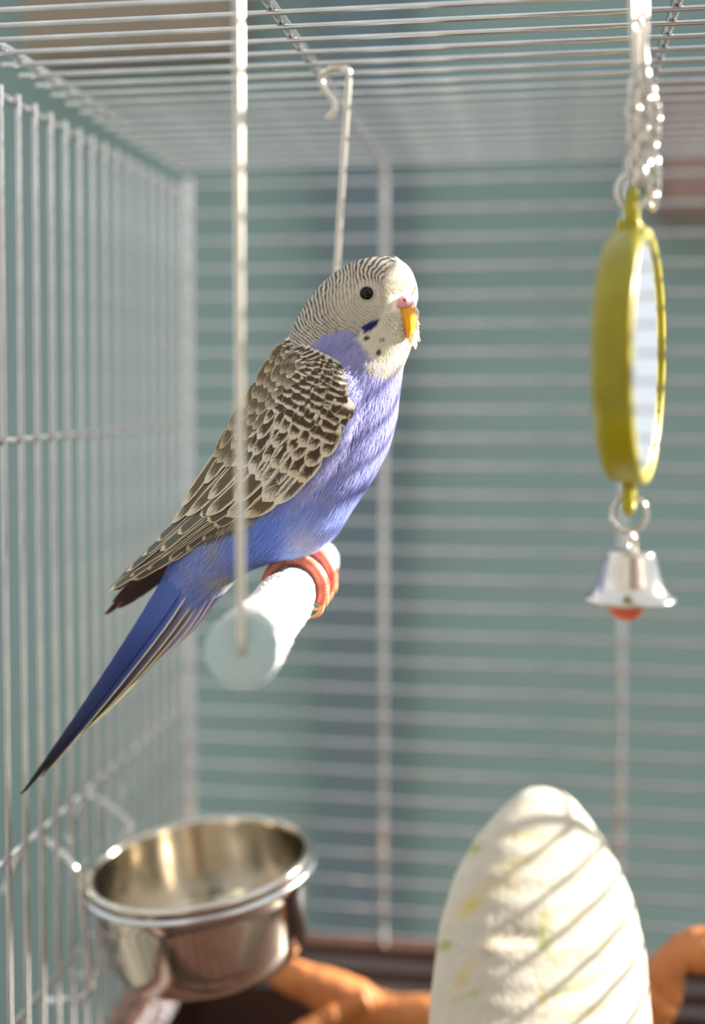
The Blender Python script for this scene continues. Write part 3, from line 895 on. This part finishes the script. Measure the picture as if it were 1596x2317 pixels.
beak = obj('beak', sec_loft([((893, 694), (939, 690), BD, .30), ((898, 706), (941, 704), BD, .34), ((907, 722), (941, 722), BD - .02, .31), ((915, 742), (938, 742), BD - .05, .24), ((919, 758), (931, 758), BD - .07, .14), ((922, 768), (925, 768), BD - .08, .04)]), M_BEAK, bird)
cere = obj('cere', sec_loft([((908, 664), (922, 664), BD + .08, .04), ((899, 669), (932, 668), BD + .03, .27), ((892, 680), (938, 679), BD - .01, .40), ((888, 692), (939, 688), BD - .01, .43), ((890, 700), (936, 695), BD, .40), ((898, 704), (928, 700), BD + .02, .22)]), M_CERE, beak)
M_NOS = mat('nostril_red', tuple(lin(214, 70, 56)), 0.6)
def near_surface(V, px, py):
    x, y = project(V); m = np.hypot(x - px, y - py) < 7
    return V[m][np.argmin(V[m][:, 1])]
cv = np.array([v.co[:] for v in cere.data.vertices]) * 100 + ORI[cere]
npt = near_surface(cv, 916, 673)
obj('nostril', ellipsoid(npt + np.array([0, .03, 0]), (0.2, -1, .35), 0.055, 0.05), M_NOS, cere)
# tufts of white mask feathers standing out beyond and in front of the beak
tv, tc_ = [], []
TF = []
def add_barb(root, tip_, w, col):
    i0 = len(tv)
    d = tip_ - root; s = np.cross(d, (0, -1.0, 0.2)); s /= np.linalg.norm(s)
    m_ = (root + tip_) / 2 + np.array([0.01, -.02, 0])
    tv.extend([root - s * w * .6, root + s * w * .6, m_ - s * w, m_ + s * w, tip_ - s * w * .35, tip_ + s * w * .35])
    tc_.extend([col] * 6)
    TF.extend([[i0, i0 + 1, i0 + 3, i0 + 2], [i0 + 2, i0 + 3, i0 + 5, i0 + 4]])
WH = lin(244, 240, 226)
for k in range(170):          # far side, beyond the beak
    px = rng.uniform(920, 942); py = rng.uniform(690, 765)
    a = rng.uniform(.9, 1.5)
    l_ = rng.uniform(16, 32)
    add_barb(at(px, py, BY + rng.uniform(-.25, .15)), at(px + l_ * math.cos(a) * .7, py + l_ * math.sin(a), BY + rng.uniform(-.3, .2)), rng.uniform(.012, .03), WH * rng.uniform(.85, 1))
for k in range(520):          # near side, curling over the beak's edge
    t = rng.random()
    px = 880 + 36 * t + rng.normal(0, 9); py = 706 + 62 * t + rng.normal(0, 5)
    p, nn = hit(px, py)
    a = rng.uniform(-.25, .9)
    l_ = rng.uniform(10, 26)
    q, _ = hit(px + l_ * math.cos(a), py + l_ * math.sin(a))
    add_barb(p, q + np.array([0, -0.06 - .16 * rng.random(), 0]), rng.uniform(.003, .007), WH * rng.uniform(.85, 1))
for k in range(260):          # bib hem
    px = rng.uniform(828, 912); py = 832 + rng.normal(0, 7) - 0.012 * (px - 868) ** 2 * .6
    p, nn = hit(px, py)
    l_ = rng.uniform(14, 34); a = PI / 2 + rng.normal(0.15, .2)
    q, n2 = hit(px + l_ * math.cos(a), py + l_ * math.sin(a))
    add_barb(p + nn * .03, q + n2 * .05, rng.uniform(.003, .006), WH * rng.uniform(.85, .98))
tf_ = obj('face_tufts', (np.array(tv), TF), M_PLUME, bird, cols=np.array(tc_), smooth=False)
tf_['kind'] = 'stuff'; tf_['label'] = 'white mask feathers around the beak'

# ---- wings
WS = [((676, 768), (756, 838), 1.34), ((652, 796), (776, 890), 1.66), ((614, 844), (768, 942), 1.86), ((577, 900), (742, 998), 1.98), ((541, 958), (704, 1052), 1.98), ((502, 1023), (655, 1104), 1.90),
      ((457, 1093), (592, 1148), 1.72), ((415, 1155), (522, 1176), 1.42), ((372, 1200), (450, 1222), 1.12), ((322, 1248), (388, 1266), .88), ((270, 1300), (318, 1302), .66), ((236, 1338), (248, 1338), .5)]
WSD = np.array([s[0] for s in WS], float); WSL = np.array([s[1] for s in WS], float); WSW = np.array([[s[2]] for s in WS], float)
def cr(P, u):
    m = len(P); u = min(max(u, 0), m - 1 - 1e-6); i = int(u); t = u - i
    g = lambda k: P[min(max(k, 0), m - 1)] if 0 <= k < m else (2 * P[0] - P[1] if k < 0 else 2 * P[-1] - P[-2])
    a, b_, c, d = g(i - 1), g(i), g(i + 1), g(i + 2)
    return 0.5 * (2 * b_ + (c - a) * t + (2 * a - 5 * b_ + 4 * c - d) * t * t + (3 * b_ - a - 3 * c + d) * t ** 3)
def wing_pt(s, c):
    D, Lw, w = cr(WSD, s), cr(WSL, s), cr(WSW, s)[0]
    p = D * (1 - c) + Lw * c
    cc = min(max(c, 0), 1.15)
    dy = -w * (0.28 + 0.72 * math.sin(min(cc * 1.3, 1) * PI / 2))
    if cc > 0.85: dy += w * 0.35 * (cc - 0.85) ** 2 * 4
    return at(p[0], p[1], BY + dy)
def wing_n(s, c):
    e = 0.03
    a = wing_pt(s + e, c) - wing_pt(s - e, c); b_ = wing_pt(s, min(c + e, 1.1)) - wing_pt(s, c - e)
    n_ = np.cross(a, b_); n_ /= np.linalg.norm(n_) + 1e-9
    return n_ if n_[1] < 0 else -n_
# wing sheet under the feathers
ns_, nc_ = 60, 20
gV, gF = [], []
for lay in (0.0, 0.12):
    for i in range(ns_):
        for k in range(nc_):
            s = 11 * i / (ns_ - 1) * 0.985; c = k / (nc_ - 1)
            p = wing_pt(s, c) - wing_n(s, c) * (0.06 + lay * (1 if 0 < k < nc_ - 1 and 0 < i < ns_ - 1 else 0))
            gV.append(p)
for lay in (0, 1):
    o_ = lay * ns_ * nc_
    for i in range(ns_ - 1):
        for k in range(nc_ - 1):
            f = [o_ + i * nc_ + k, o_ + i * nc_ + k + 1, o_ + (i + 1) * nc_ + k + 1, o_ + (i + 1) * nc_ + k]
            gF.append(f if lay else f[::-1])
gV = np.array(gV)
M_WING = mat('wing_brown', tuple(lin(92, 78, 64)), 0.8)
noise_color(M_WING, tuple(lin(70, 60, 52)), tuple(lin(150, 138, 120)), 250, 4, .4, .65)
wing = obj('wing', (gV, gF), M_WING, bird)
wing['label'] = 'folded near wing with brown and cream scalloped feathers'
wing2 = obj('wing', (mirror_y(gV), flipF(gF)), M_WING, bird)
wing2['label'] = 'folded far wing'

def feather_mat(name, dark, edge, lo_u, hi_u, lo_v, hi_v, base_light=0.0, one_side=False, grain=0.35):
    """uv feather: dark vane, pale margin; u across (0..1), v along (0 root .. 1 tip)"""
    m = mat(name, dark, 0.7)
    N, L, b = nodes(m)
    uv = N.new('ShaderNodeUVMap'); uv.uv_map = 'UVMap'
    sx = N.new('ShaderNodeSeparateXYZ'); L.new(uv.outputs['UV'], sx.inputs['Vector'])
    def math_(op, a, bb=None, clamp=False):
        q = N.new('ShaderNodeMath'); q.operation = op; q.use_clamp = clamp
        for i, x in enumerate((a, bb)):
            if x is None: continue
            if isinstance(x, (int, float)): q.inputs[i].default_value = x
            else: L.new(x, q.inputs[i])
        return q.outputs[0]
    # barbs: fine streaks slanting from the shaft
    uc = math_('SUBTRACT', sx.outputs['X'], 0.5); ua = math_('ABSOLUTE', uc)
    oi = N.new('ShaderNodeObjectInfo')
    slant = math_('SUBTRACT', sx.outputs['Y'], math_('MULTIPLY', ua, 0.55))
    comb = N.new('ShaderNodeCombineXYZ'); L.new(math_('MULTIPLY', slant, 42.0), comb.inputs['X']); L.new(math_('MULTIPLY', uc, 3.0), comb.inputs['Y']); L.new(math_('MULTIPLY', oi.outputs['Random'], 50), comb.inputs['Z'])
    nz = N.new('ShaderNodeTexNoise'); nz.inputs['Scale'].default_value = 1.0; nz.inputs['Detail'].default_value = 3
    L.new(comb.outputs['Vector'], nz.inputs['Vector'])
    wob = math_('MULTIPLY', math_('SUBTRACT', nz.outputs['Fac'], 0.5), grain)
    uu_ = sx.outputs['X'] if one_side else math_('MULTIPLY', ua, 2.0)
    if one_side: uu_ = math_('SUBTRACT', 1.0, uu_)
    def mr(x, a, c):
        q = N.new('ShaderNodeMapRange'); q.interpolation_type = 'SMOOTHSTEP'
        q.inputs['From Min'].default_value = a; q.inputs['From Max'].default_value = c
        L.new(x, q.inputs['Value']); return q.outputs['Result']
    eu = mr(math_('ADD', uu_, wob), lo_u, hi_u)
    ev = mr(math_('ADD', sx.outputs['Y'], wob), lo_v, hi_v)
    e = math_('MAXIMUM', eu, ev)
    if base_light > 0:
        e = math_('MAXIMUM', e, mr(math_('SUBTRACT', 1.0, math_('ADD', sx.outputs['Y'], wob)), 1 - base_light, 1 - base_light + .15))
    mx = N.new('ShaderNodeMix'); mx.data_type = 'RGBA'
    L.new(e, mx.inputs['Factor']); mx.inputs['A'].default_value = (*dark, 1); mx.inputs['B'].default_value = (*edge, 1)
    # streak brightness
    st = N.new('ShaderNodeMix'); st.data_type = 'RGBA'; st.blend_type = 'MULTIPLY'; st.inputs['Factor'].default_value = 0.42
    rp = N.new('ShaderNodeValToRGB'); rp.color_ramp.elements[0].position = .3; rp.color_ramp.elements[0].color = (.55, .55, .55, 1); rp.color_ramp.elements[1].position = .65; rp.color_ramp.elements[1].color = (1.2, 1.2, 1.2, 1)
    L.new(nz.outputs['Fac'], rp.inputs['Fac']); L.new(mx.outputs['Result'], st.inputs['A']); L.new(rp.outputs['Color'], st.inputs['B'])
    # shaft line
    L.new(st.outputs['Result'], b.inputs['Base Color'])
    b.inputs['Specular IOR Level'].default_value = 0.3
    tr = N.new('ShaderNodeBsdfTranslucent'); L.new(st.outputs['Result'], tr.inputs['Color'])
    ms = N.new('ShaderNodeMixShader'); ms.inputs['Fac'].default_value = 0.15
    L.new(b.outputs['BSDF'], ms.inputs[1]); L.new(tr.outputs['BSDF'], ms.inputs[2]); L.new(ms.outputs['Shader'], N['Material Output'].inputs['Surface'])
    return m
CRM = tuple(lin(224, 214, 192)); DKB = tuple(lin(78, 62, 48)); MDB = tuple(lin(112, 94, 70))
M_COV = feather_mat('covert_feather', DKB, CRM, .52, .92, .72, .92, base_light=.30, grain=.6)
M_LES = feather_mat('lesser_covert', DKB, CRM, .86, 1.15, .80, .90, base_light=.56, grain=.26)
M_SCA = feather_mat('scapular_feather', tuple(lin(108, 92, 70)), tuple(lin(196, 184, 158)), .60, 1.05, .70, 1.0, base_light=.2, grain=.6)
M_GRC = feather_mat('greater_covert', tuple(lin(96, 82, 66)), tuple(lin(226, 220, 206)), .55, .95, .74, .93, grain=.6)
M_FLT = feather_mat('flight_feather', tuple(lin(104, 98, 88)), tuple(lin(222, 212, 184)), .80, .90, .94, .97, grain=.06)
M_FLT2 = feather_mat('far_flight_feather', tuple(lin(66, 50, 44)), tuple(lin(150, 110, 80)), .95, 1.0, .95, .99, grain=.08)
M_TERT = feather_mat('tertial_feather', tuple(lin(104, 88, 66)), tuple(lin(224, 214, 188)), .60, .92, .80, .95, grain=.4)

def blade(path, sides, norms, width, tip_round=0.35, rows=16, colsn=6, camber=0.10, jag=0.03, root_w=0.45, taper=0.0):
    """feather vane along 3D path points"""
    P = catmull(path, rows); S = catmull(sides, rows); Nn = catmull(norms, rows)
    Ltot = np.sum(np.linalg.norm(np.diff(P, axis=0), axis=1))
    V, UV, F = [], [], []
    for i in range(rows):
        v = i / (rows - 1)
        w = root_w + (1 - root_w) * smooth01(0, .35, v)
        w *= 1 - taper * v
        tr_ = tip_round * 1.0
        if v > 1 - tr_:
            q = (v - (1 - tr_)) / tr_
            w *= math.sqrt(max(0.0, 1 - q ** 2.2)) * 1.0
        w = max(w, 0.04)
        s = S[i] / np.linalg.norm(S[i]); n_ = Nn[i] / np.linalg.norm(Nn[i])
        for k in range(colsn + 1):
            u = k / colsn * 2 - 1
            j = 1 + (random.uniform(-jag, jag) if k in (0, colsn) else 0)
            V.append(P[i] + s * (width * .5 * w * u * j) - n_ * (camber * width * u * u) + ((P[-1] - P[-2]) * random.uniform(-1, 1) * jag * 3 if i == rows - 1 else 0))
            UV.append((k / colsn, v))
    c1 = colsn + 1
    for i in range(rows - 1):
        for k in range(colsn):
            F.append([i * c1 + k, i * c1 + k + 1, (i + 1) * c1 + k + 1, (i + 1) * c1 + k])
    return (np.array(V), F), np.array(UV)

PXC = 0.0114 * 30.2 / 32
R_ = random.uniform
BARB = {'v': [], 'f': [], 'c': []}
def wing_feather(name, s0, c0, s1, c1, wpx, material, h=0.0, tilt=0.05, tip_round=.35, rows=14, bend=0.0, barbs=0, barbcol=None, only_near=False, camber=.025):
    path, sides, norms = [], [], []
    if 'covert' in name or 'scap' in name:
        dcj = R_(-.022, .022); c0 += dcj; c1 += dcj + R_(-.03, .03); s1 += R_(-.10, .10) * (.3 if 'less' in name else 1); wpx *= R_(.86, 1.2)
    for t in np.linspace(0, 1, 5):
        s = s0 + (s1 - s0) * t; c = c0 + (c1 - c0) * t + bend * math.sin(PI * t)
        n_ = wing_n(s, c); p = wing_pt(s, c) + n_ * (h + tilt * t)
        path.append(p); norms.append(n_)
    for i in range(5):
        d = path[min(i + 1, 4)] - path[max(i - 1, 0)]
        sd = np.cross(norms[i], d); sides.append(sd / np.linalg.norm(sd))
    (V, F), UV = blade(path, sides, norms, wpx * PXC, tip_round, rows, 6, camber, .01 if 'ary' in name else .05)
    fo = obj(name, (V, F), material, wing, uvs=UV)
    if not only_near:
        m_ = fo.copy(); COL.objects.link(m_); m_.parent = wing2
        o_ = ORI[fo].copy(); o_[1] = 2 * BY - o_[1]; ORI[m_] = o_
        m_.location = Vector((o_ - ORI[wing2]) * .01); m_.scale = (1, -1, 1)
    # loose barbs along the tip margin
    if barbs:
        Pn = catmull(path, 20); Sn = catmull(sides, 20); Nn = catmull(norms, 20)
        for k in range(barbs):
            u = random.uniform(-1, 1)
            v = 1 - tip_round * (1 - math.sqrt(max(0, 1 - abs(u) ** 2.0))) - random.uniform(0.02, .30) ** 1.0
            i = int(np.clip(v * 19, 1, 18))
            d = Pn[i + 1] - Pn[i - 1]; d /= np.linalg.norm(d)
            r_ = Pn[i] + Sn[i] * (u * wpx * PXC * .5) + Nn[i] * 0.012
            dd = d + Sn[i] * u * .45 + Nn[i] * random.uniform(.0, .12); dd /= np.linalg.norm(dd)
            l_ = random.uniform(.07, .2)
            sd = np.cross(dd, Nn[i]); w_ = random.uniform(.003, .006)
            i0 = len(BARB['v'])
            BARB['v'] += [r_ - sd * w_, r_ + sd * w_, r_ + dd * l_]
            BARB['f'].append([i0, i0 + 1, i0 + 2]); cc = np.array(barbcol) * random.uniform(.65, 1.05)
            BARB['c'] += [cc, cc, cc]
    return fo
# primaries (lowest layer)
prim = [(5.2, .55, 10.95, .5, 30), (5.2, .7, 10.3, .85, 28), (5.2, .85, 9.75, .95, 26), (5.1, .95, 9.1, 1.0, 26), (5.0, 1.0, 8.5, 1.03, 26), (4.9, 1.02, 7.95, 1.05, 26), (4.9, .98, 7.45, 1.02, 28)]
for k, (s0, c0, s1, c1, w) in enumerate(prim):
    wing_feather('primary_feather', s0, c0, s1, c1, w, M_FLT, h=0.00 + 0.008 * k, tilt=.0, tip_round=.09, rows=26, camber=.04)
for k, (s0, c0, s1, c1, w) in enumerate([(4.6, .3, 9.9, .28, 30), (4.6, .25, 9.2, .22, 30), (4.6, .45, 8.8, .5, 28), (4.6, .2, 8.5, .16, 32), (4.6, .4, 8.0, .45, 30), (4.5, .75, 7.3, .86, 30), (4.5, .65, 7.2, .66, 30), (4.5, .5, 7.1, .46, 32)]):
    wing_feather('secondary_feather', s0, c0, s1, c1, w, M_FLT, h=.06 + .007 * k, tilt=.0, tip_round=.12, rows=24, camber=.04)
# tertials
for k, (s0, c0, s1, c1, w) in enumerate([(4.4, .12, 7.7, .12, 44), (4.2, .3, 7.25, .26, 44), (4.2, .5, 7.0, .55, 40), (4.0, .7, 6.75, .8, 40), (4.0, .85, 6.5, .97, 44), (4.0, .05, 6.9, .03, 44), (4.0, .35, 6.4, .33, 46), (3.8, .6, 6.1, .64, 46), (3.7, .15, 6.0, .12, 48)]):
    wing_feather('tertial_feather', s0, c0, s1, c1, w, M_TERT, h=.115 + .006 * k, tilt=.02, tip_round=.34, rows=20, barbs=260, barbcol=lin(226, 218, 198))
# greater coverts
for k in range(8):
    c = 0.16 + k * 0.115
    wing_feather('greater_covert', 3.4, c - .03, 5.25 + R_(-.08, .08) + (.3 if k >= 6 else 0), c + .05 * (c - .3), 46, M_GRC, h=.165 + .004 * k, tilt=.025, tip_round=.36, rows=18, barbs=320, barbcol=lin(230, 224, 208))
# median coverts, three rows
for r, (st, off) in enumerate(((4.6, .0), (4.08, .05), (3.55, .0))):
    for k in range(9):
        c = 0.13 + off + k * 0.108
        if c > 1.0: continue
        wing_feather('median_covert', st - 1.2, c - .02, st + R_(-.05, .05), c + R_(-.01, .01), 35, M_COV, h=.18 + .008 * r + .003 * k, tilt=.028, tip_round=.45, barbs=220, barbcol=lin(230, 222, 204))
# lesser coverts, smaller and finer towards the shoulder
r = 0
st = 3.12
while st > 0.22:
    f = min(max((st - .2) / 2.2, 0), 1)
    wpx_ = 26 + 26 * f; step = .065 + .075 * f
    c = 0.26 + (.5 * step if r % 2 else 0) + (.10 * (1 - f)); kk = 0
    while c < 1.0:
        wing_feather('lesser_covert', st - (.5 + .4 * f), c - .01, st, c + R_(-.01, .01), wpx_, M_LES, h=.21 + .004 * r + .0035 * kk, tilt=.026, tip_round=.30, rows=12, barbs=int(60 + 100 * f), barbcol=lin(228, 220, 202))
        c += step; kk += 1
    st -= .18 + .15 * f; r += 1
# scapulars along the back
r = 0
st = 5.3
while st > 0.55:
    f = min(max((st - .2) / 2.0, 0), 1)
    for k, c in enumerate((.0, .09, .18, .27) if st < 3.4 else (.0, .1, .2)):
        wing_feather('scapular_feather', st - .5 - .7 * f, c + (.04 if r % 2 else 0), st, c + .02 + (.04 if r % 2 else 0), 24 + 24 * f, M_SCA if st > 1.2 else M_LES, h=.20 + .006 * r - .004 * k, tilt=.022, tip_round=.5, rows=12, barbs=int(80 + 120 * f), barbcol=lin(206, 196, 172))
    st -= .2 + .24 * f; r += 1
wb_ = obj('feather_barbs', (np.array(BARB['v']), np.array(BARB['f'])), M_PLUME, wing, cols=np.array(BARB['c']), smooth=False)
wb_['kind'] = 'stuff'
# far wing's long primaries, seen from inside below the near wing
for k, (pts, w) in enumerate(([[(520, 1190), (430, 1240), (330, 1312), (236, 1388)], .36], [[(520, 1200), (440, 1250), (350, 1315), (262, 1372)], .36], [[(520, 1180), (420, 1228), (330, 1292), (250, 1362)], .3])):
    path = [at(x, y, BY + .75 - .12 * i) for i, (x, y) in enumerate(pts)]
    sides = [np.array([.5, -.15, .85])] * 4; norms = [np.array([.1, -1, .1])] * 4
    (V, F), UV = blade(path, sides, norms, w + .32, .24, 22, 6, .05)
    obj('primary_feather', (V + np.array([0, .05 * k, 0]), F), M_FLT2, wing2, uvs=UV)

# ---- breast feathers lapping over the leading edge of the wing
lv, lf, lc = [], [], []
for k in range(7000):
    t = rng.random()
    e = cr(WSL, 0.1 + 4.6 * t)
    px = e[0] + 16 + rng.normal(0, 11); py = e[1] + 4 + rng.normal(0, 10)
    s_w = 0.1 + 4.6 * t
    p, nn = hit(px, py)
    l_ = rng.uniform(18, 42)
    a = math.atan2(0.9, -0.42) + rng.normal(0, .16) + 0.12
    q, n2 = hit(px + l_ * math.cos(a), py + l_ * math.sin(a))
    p = p + nn * rng.uniform(.02, .12); q = q + n2 * rng.uniform(.16, .34)
    i0 = len(lv); d = q - p; s = np.cross(d, nn); s /= np.linalg.norm(s) + 1e-9; w_ = rng.uniform(.0035, .007)
    m_ = (p + q) / 2 + nn * .03
    lv += [p - s * w_, p + s * w_, m_ - s * w_, m_ + s * w_, q]
    lf += [[i0, i0 + 1, i0 + 3], [i0, i0 + 3, i0 + 2], [i0 + 2, i0 + 3, i0 + 4]]
    c_ = (lin(184, 186, 234) if py > 800 else lin(184, 184, 228)) * rng.uniform(.8, 1.15)
    if rng.random() < .12: c_ = lin(214, 214, 232)
    lc += [c_] * 5
lo = obj('flank_plumage', (np.array(lv), np.array(lf)), M_PLUME, bird, cols=np.clip(np.array(lc), 0, 1), smooth=False)
lo['kind'] = 'stuff'

# ---- tail
def grad_feather(name, c_root, c_mid, c_tip, edge, elo, ehi, pos=(.0, .45, 1.0)):
    m = feather_mat(name, tuple(c_mid), tuple(edge), elo, ehi, 1.2, 1.3, one_side=True, grain=.05)
    N, L, b = nodes(m)
    mx = [x for x in N if x.type == 'MIX'][0]
    uv = [x for x in N if x.type == 'SEPXYZ'][0]
    rp = N.new('ShaderNodeValToRGB')
    el = rp.color_ramp.elements
    el[0].position = pos[0]; el[0].color = (*c_root, 1); el[1].position = pos[2]; el[1].color = (*c_tip, 1)
    e = el.new(pos[1]); e.color = (*c_mid, 1)
    L.new(uv.outputs['Y'], rp.inputs['Fac']); L.new(rp.outputs['Color'], mx.inputs['A'])
    return m
M_T1 = grad_feather('tail_blue', lin(104, 136, 226), lin(70, 90, 168), lin(40, 36, 38), lin(222, 216, 190), .88, .93, (0, .45, .92))
M_T0 = grad_feather('tail_blue_plain', lin(104, 136, 226), lin(52, 68, 132), lin(34, 32, 36), lin(90, 100, 160), 1.1, 1.2, (0, .5, .88))
M_T2 = grad_feather('tail_edge', lin(150, 152, 206), lin(116, 112, 140), lin(60, 50, 42), lin(224, 214, 172), .86, .92, (0, .35, .75))
M_T3 = grad_feather('tail_lilac', lin(132, 136, 200), lin(150, 146, 178), lin(196, 186, 178), lin(216, 210, 210), .86, .95, (0, .5, .95))
tailF = [
    # px path, depth offset start/end, width cm, material, taper, upper row
    ([(420, 1262), (362, 1362), (286, 1474), (168, 1638), (46, 1797)], -.50, -.16, .84, M_T0, .74),
    ([(438, 1282), (378, 1382), (304, 1486), (200, 1622), (92, 1758)], -.47, -.13, .62, M_T1, .62),
    ([(462, 1296), (398, 1394), (318, 1500), (228, 1606), (132, 1706)], -.40, -.07, .50, M_T2, .55),
    ([(470, 1304), (410, 1402), (340, 1487), (262, 1577), (196, 1648)], -.34, -.04, .44, M_T2, .45),
    ([(482, 1300), (430, 1390), (384, 1450), (346, 1488), (314, 1520)], -.36, -.02, .54, M_T3, .45),
    ([(492, 1304), (446, 1380), (408, 1428), (374, 1462), (344, 1492)], -.30, .0, .56, M_T3, .4),
]
for k, (pts, d0, d1, w, m_, tp) in enumerate(tailF):
    path = [at(x, y, BY + d0 + (d1 - d0) * i / (len(pts) - 1)) for i, (x, y) in enumerate(pts)]
    sides = []
    for i in range(len(pts)):
        d = path[min(i + 1, 4)] - path[max(i - 1, 0)]; d /= np.linalg.norm(d)
        sd = np.cross(d, (0, -1.0, 0)); sd /= np.linalg.norm(sd)
        if sd[2] > 0: sd = -sd                    # u grows towards the lower edge
        sides.append(sd * .86 + np.array([0, -.30, 0]))
    norms = [np.cross(s, path[-1] - path[0]) for s in sides]
    norms = [n_ if n_[1] < 0 else -n_ for n_ in norms]
    (V, F), UV = blade(path, sides, norms, w, .6, 40, 6, .06, .01, .9, tp)
    UV[:, 0] = 1 - UV[:, 0]                        # u = 0 is the lower edge and carries the pale margin
    obj('tail_feather', (V, F), m_, bird, uvs=UV)
    obj('tail_feather', (mirror_y(V), flipF(F)), m_, bird, uvs=UV)

# ---- feet
M_FOOT = mat('orange_pink_foot', tuple(lin(232, 128, 104)), 0.45)
noise_color(M_FOOT, tuple(lin(224, 110, 86)), tuple(lin(238, 152, 126)), 400, 3)
b = nodes(M_FOOT)[2]; b.inputs['Subsurface Weight'].default_value = 0.5; b.inputs['Subsurface Radius'].default_value = (0.004, 0.0012, 0.0008); b.inputs['Subsurface Scale'].default_value = 1.0
M_CLAW = mat('pale_horn_claw', tuple(lin(226, 176, 120)), 0.3)
noise_color(M_CLAW, tuple(lin(220, 160, 104)), tuple(lin(232, 190, 140)), 300, 2)
b = nodes(M_CLAW)[2]; b.inputs['Subsurface Weight'].default_value = 0.4; b.inputs['Subsurface Radius'].default_value = (0.003, 0.001, 0.0006); b.inputs['Subsurface Scale'].default_value = 1.0
def perch_c(Y):
    t = (Y - PF[1]) / (PB[1] - PF[1]); return PF + (PB - PF) * t
def around(Y0, Y1, a0, a1, r0, r1, n=9):
    """points round the perch; angle 0 = right, 90 = top"""
    out = []
    for t in np.linspace(0, 1, n):
        Y = Y0 + (Y1 - Y0) * t; a = math.radians(a0 + (a1 - a0) * t); r = r0 + (r1 - r0) * t
        out.append(perch_c(Y) + np.array([math.cos(a) * r, 0, math.sin(a) * r]))
    return out
def scaly(path, radii, m=60, n=14, amp=.012, freq=22):
    P = catmull(path, m); R = np.interp(np.linspace(0, 1, m), np.linspace(0, 1, len(radii)), radii)
    R = R + amp * np.abs(np.sin(np.linspace(0, freq * PI, m)))
    R[0] *= .7; R[-1] *= .75
    return tube(P, R, n)
def foot(Yc, dx=0.0, leg_top=None):
    parts = []
    knuckle = perch_c(Yc) + np.array([math.cos(math.radians(105)), 0, math.sin(math.radians(105))]) * (PR + .17)
    leg_top_ = np.array([knuckle[0] + .15, Yc + .1, knuckle[2] + 1.2]) if leg_top is None else leg_top
    parts.append(scaly([leg_top_, knuckle * .5 + leg_top_ * .5, knuckle], [.22, .19, .2], 30))
    claws = []
    for (Y1, a_end, rr, f) in ((Yc - .28, -24, .165, 0), (Yc + .30, -12, .15, 0), (Yc - .22, 205, .13, 1), (Yc + .25, 200, .13, 1)):
        a0 = 105
        pts = around(Yc, Y1, a0, a_end, PR + .17, PR + .13, 10)
        parts.append(scaly(pts, [rr * 1.1, rr * 1.05, rr, rr * .95, rr * 1.05, rr * .85]))
        if not f: cp = around(Y1, Y1 - .02, a_end + 5, a_end - 44, PR + .18, PR + .03, 8)
        else: cp = around(Y1, Y1 - .02, a_end - 6, a_end + 40, PR + .15, PR + .05, 8)
        # arch the claw outwards a little
        c0 = perch_c(Y1)
        for i in range(len(cp)):
            t = i / (len(cp) - 1); d = cp[i] - c0; cp[i] = cp[i] + d / np.linalg.norm(d) * .15 * math.sin(PI * t)
        claws.append(tube(catmull(cp, 24), np.interp(np.linspace(0, 1, 24), [0, .4, 1], [.085, .065, .014]), 10))
    fo = obj('foot', join(*parts), M_FOOT, bird)
    for c in claws: obj('claw', c, M_CLAW, fo)
foot(32.05)
foot(34.15)
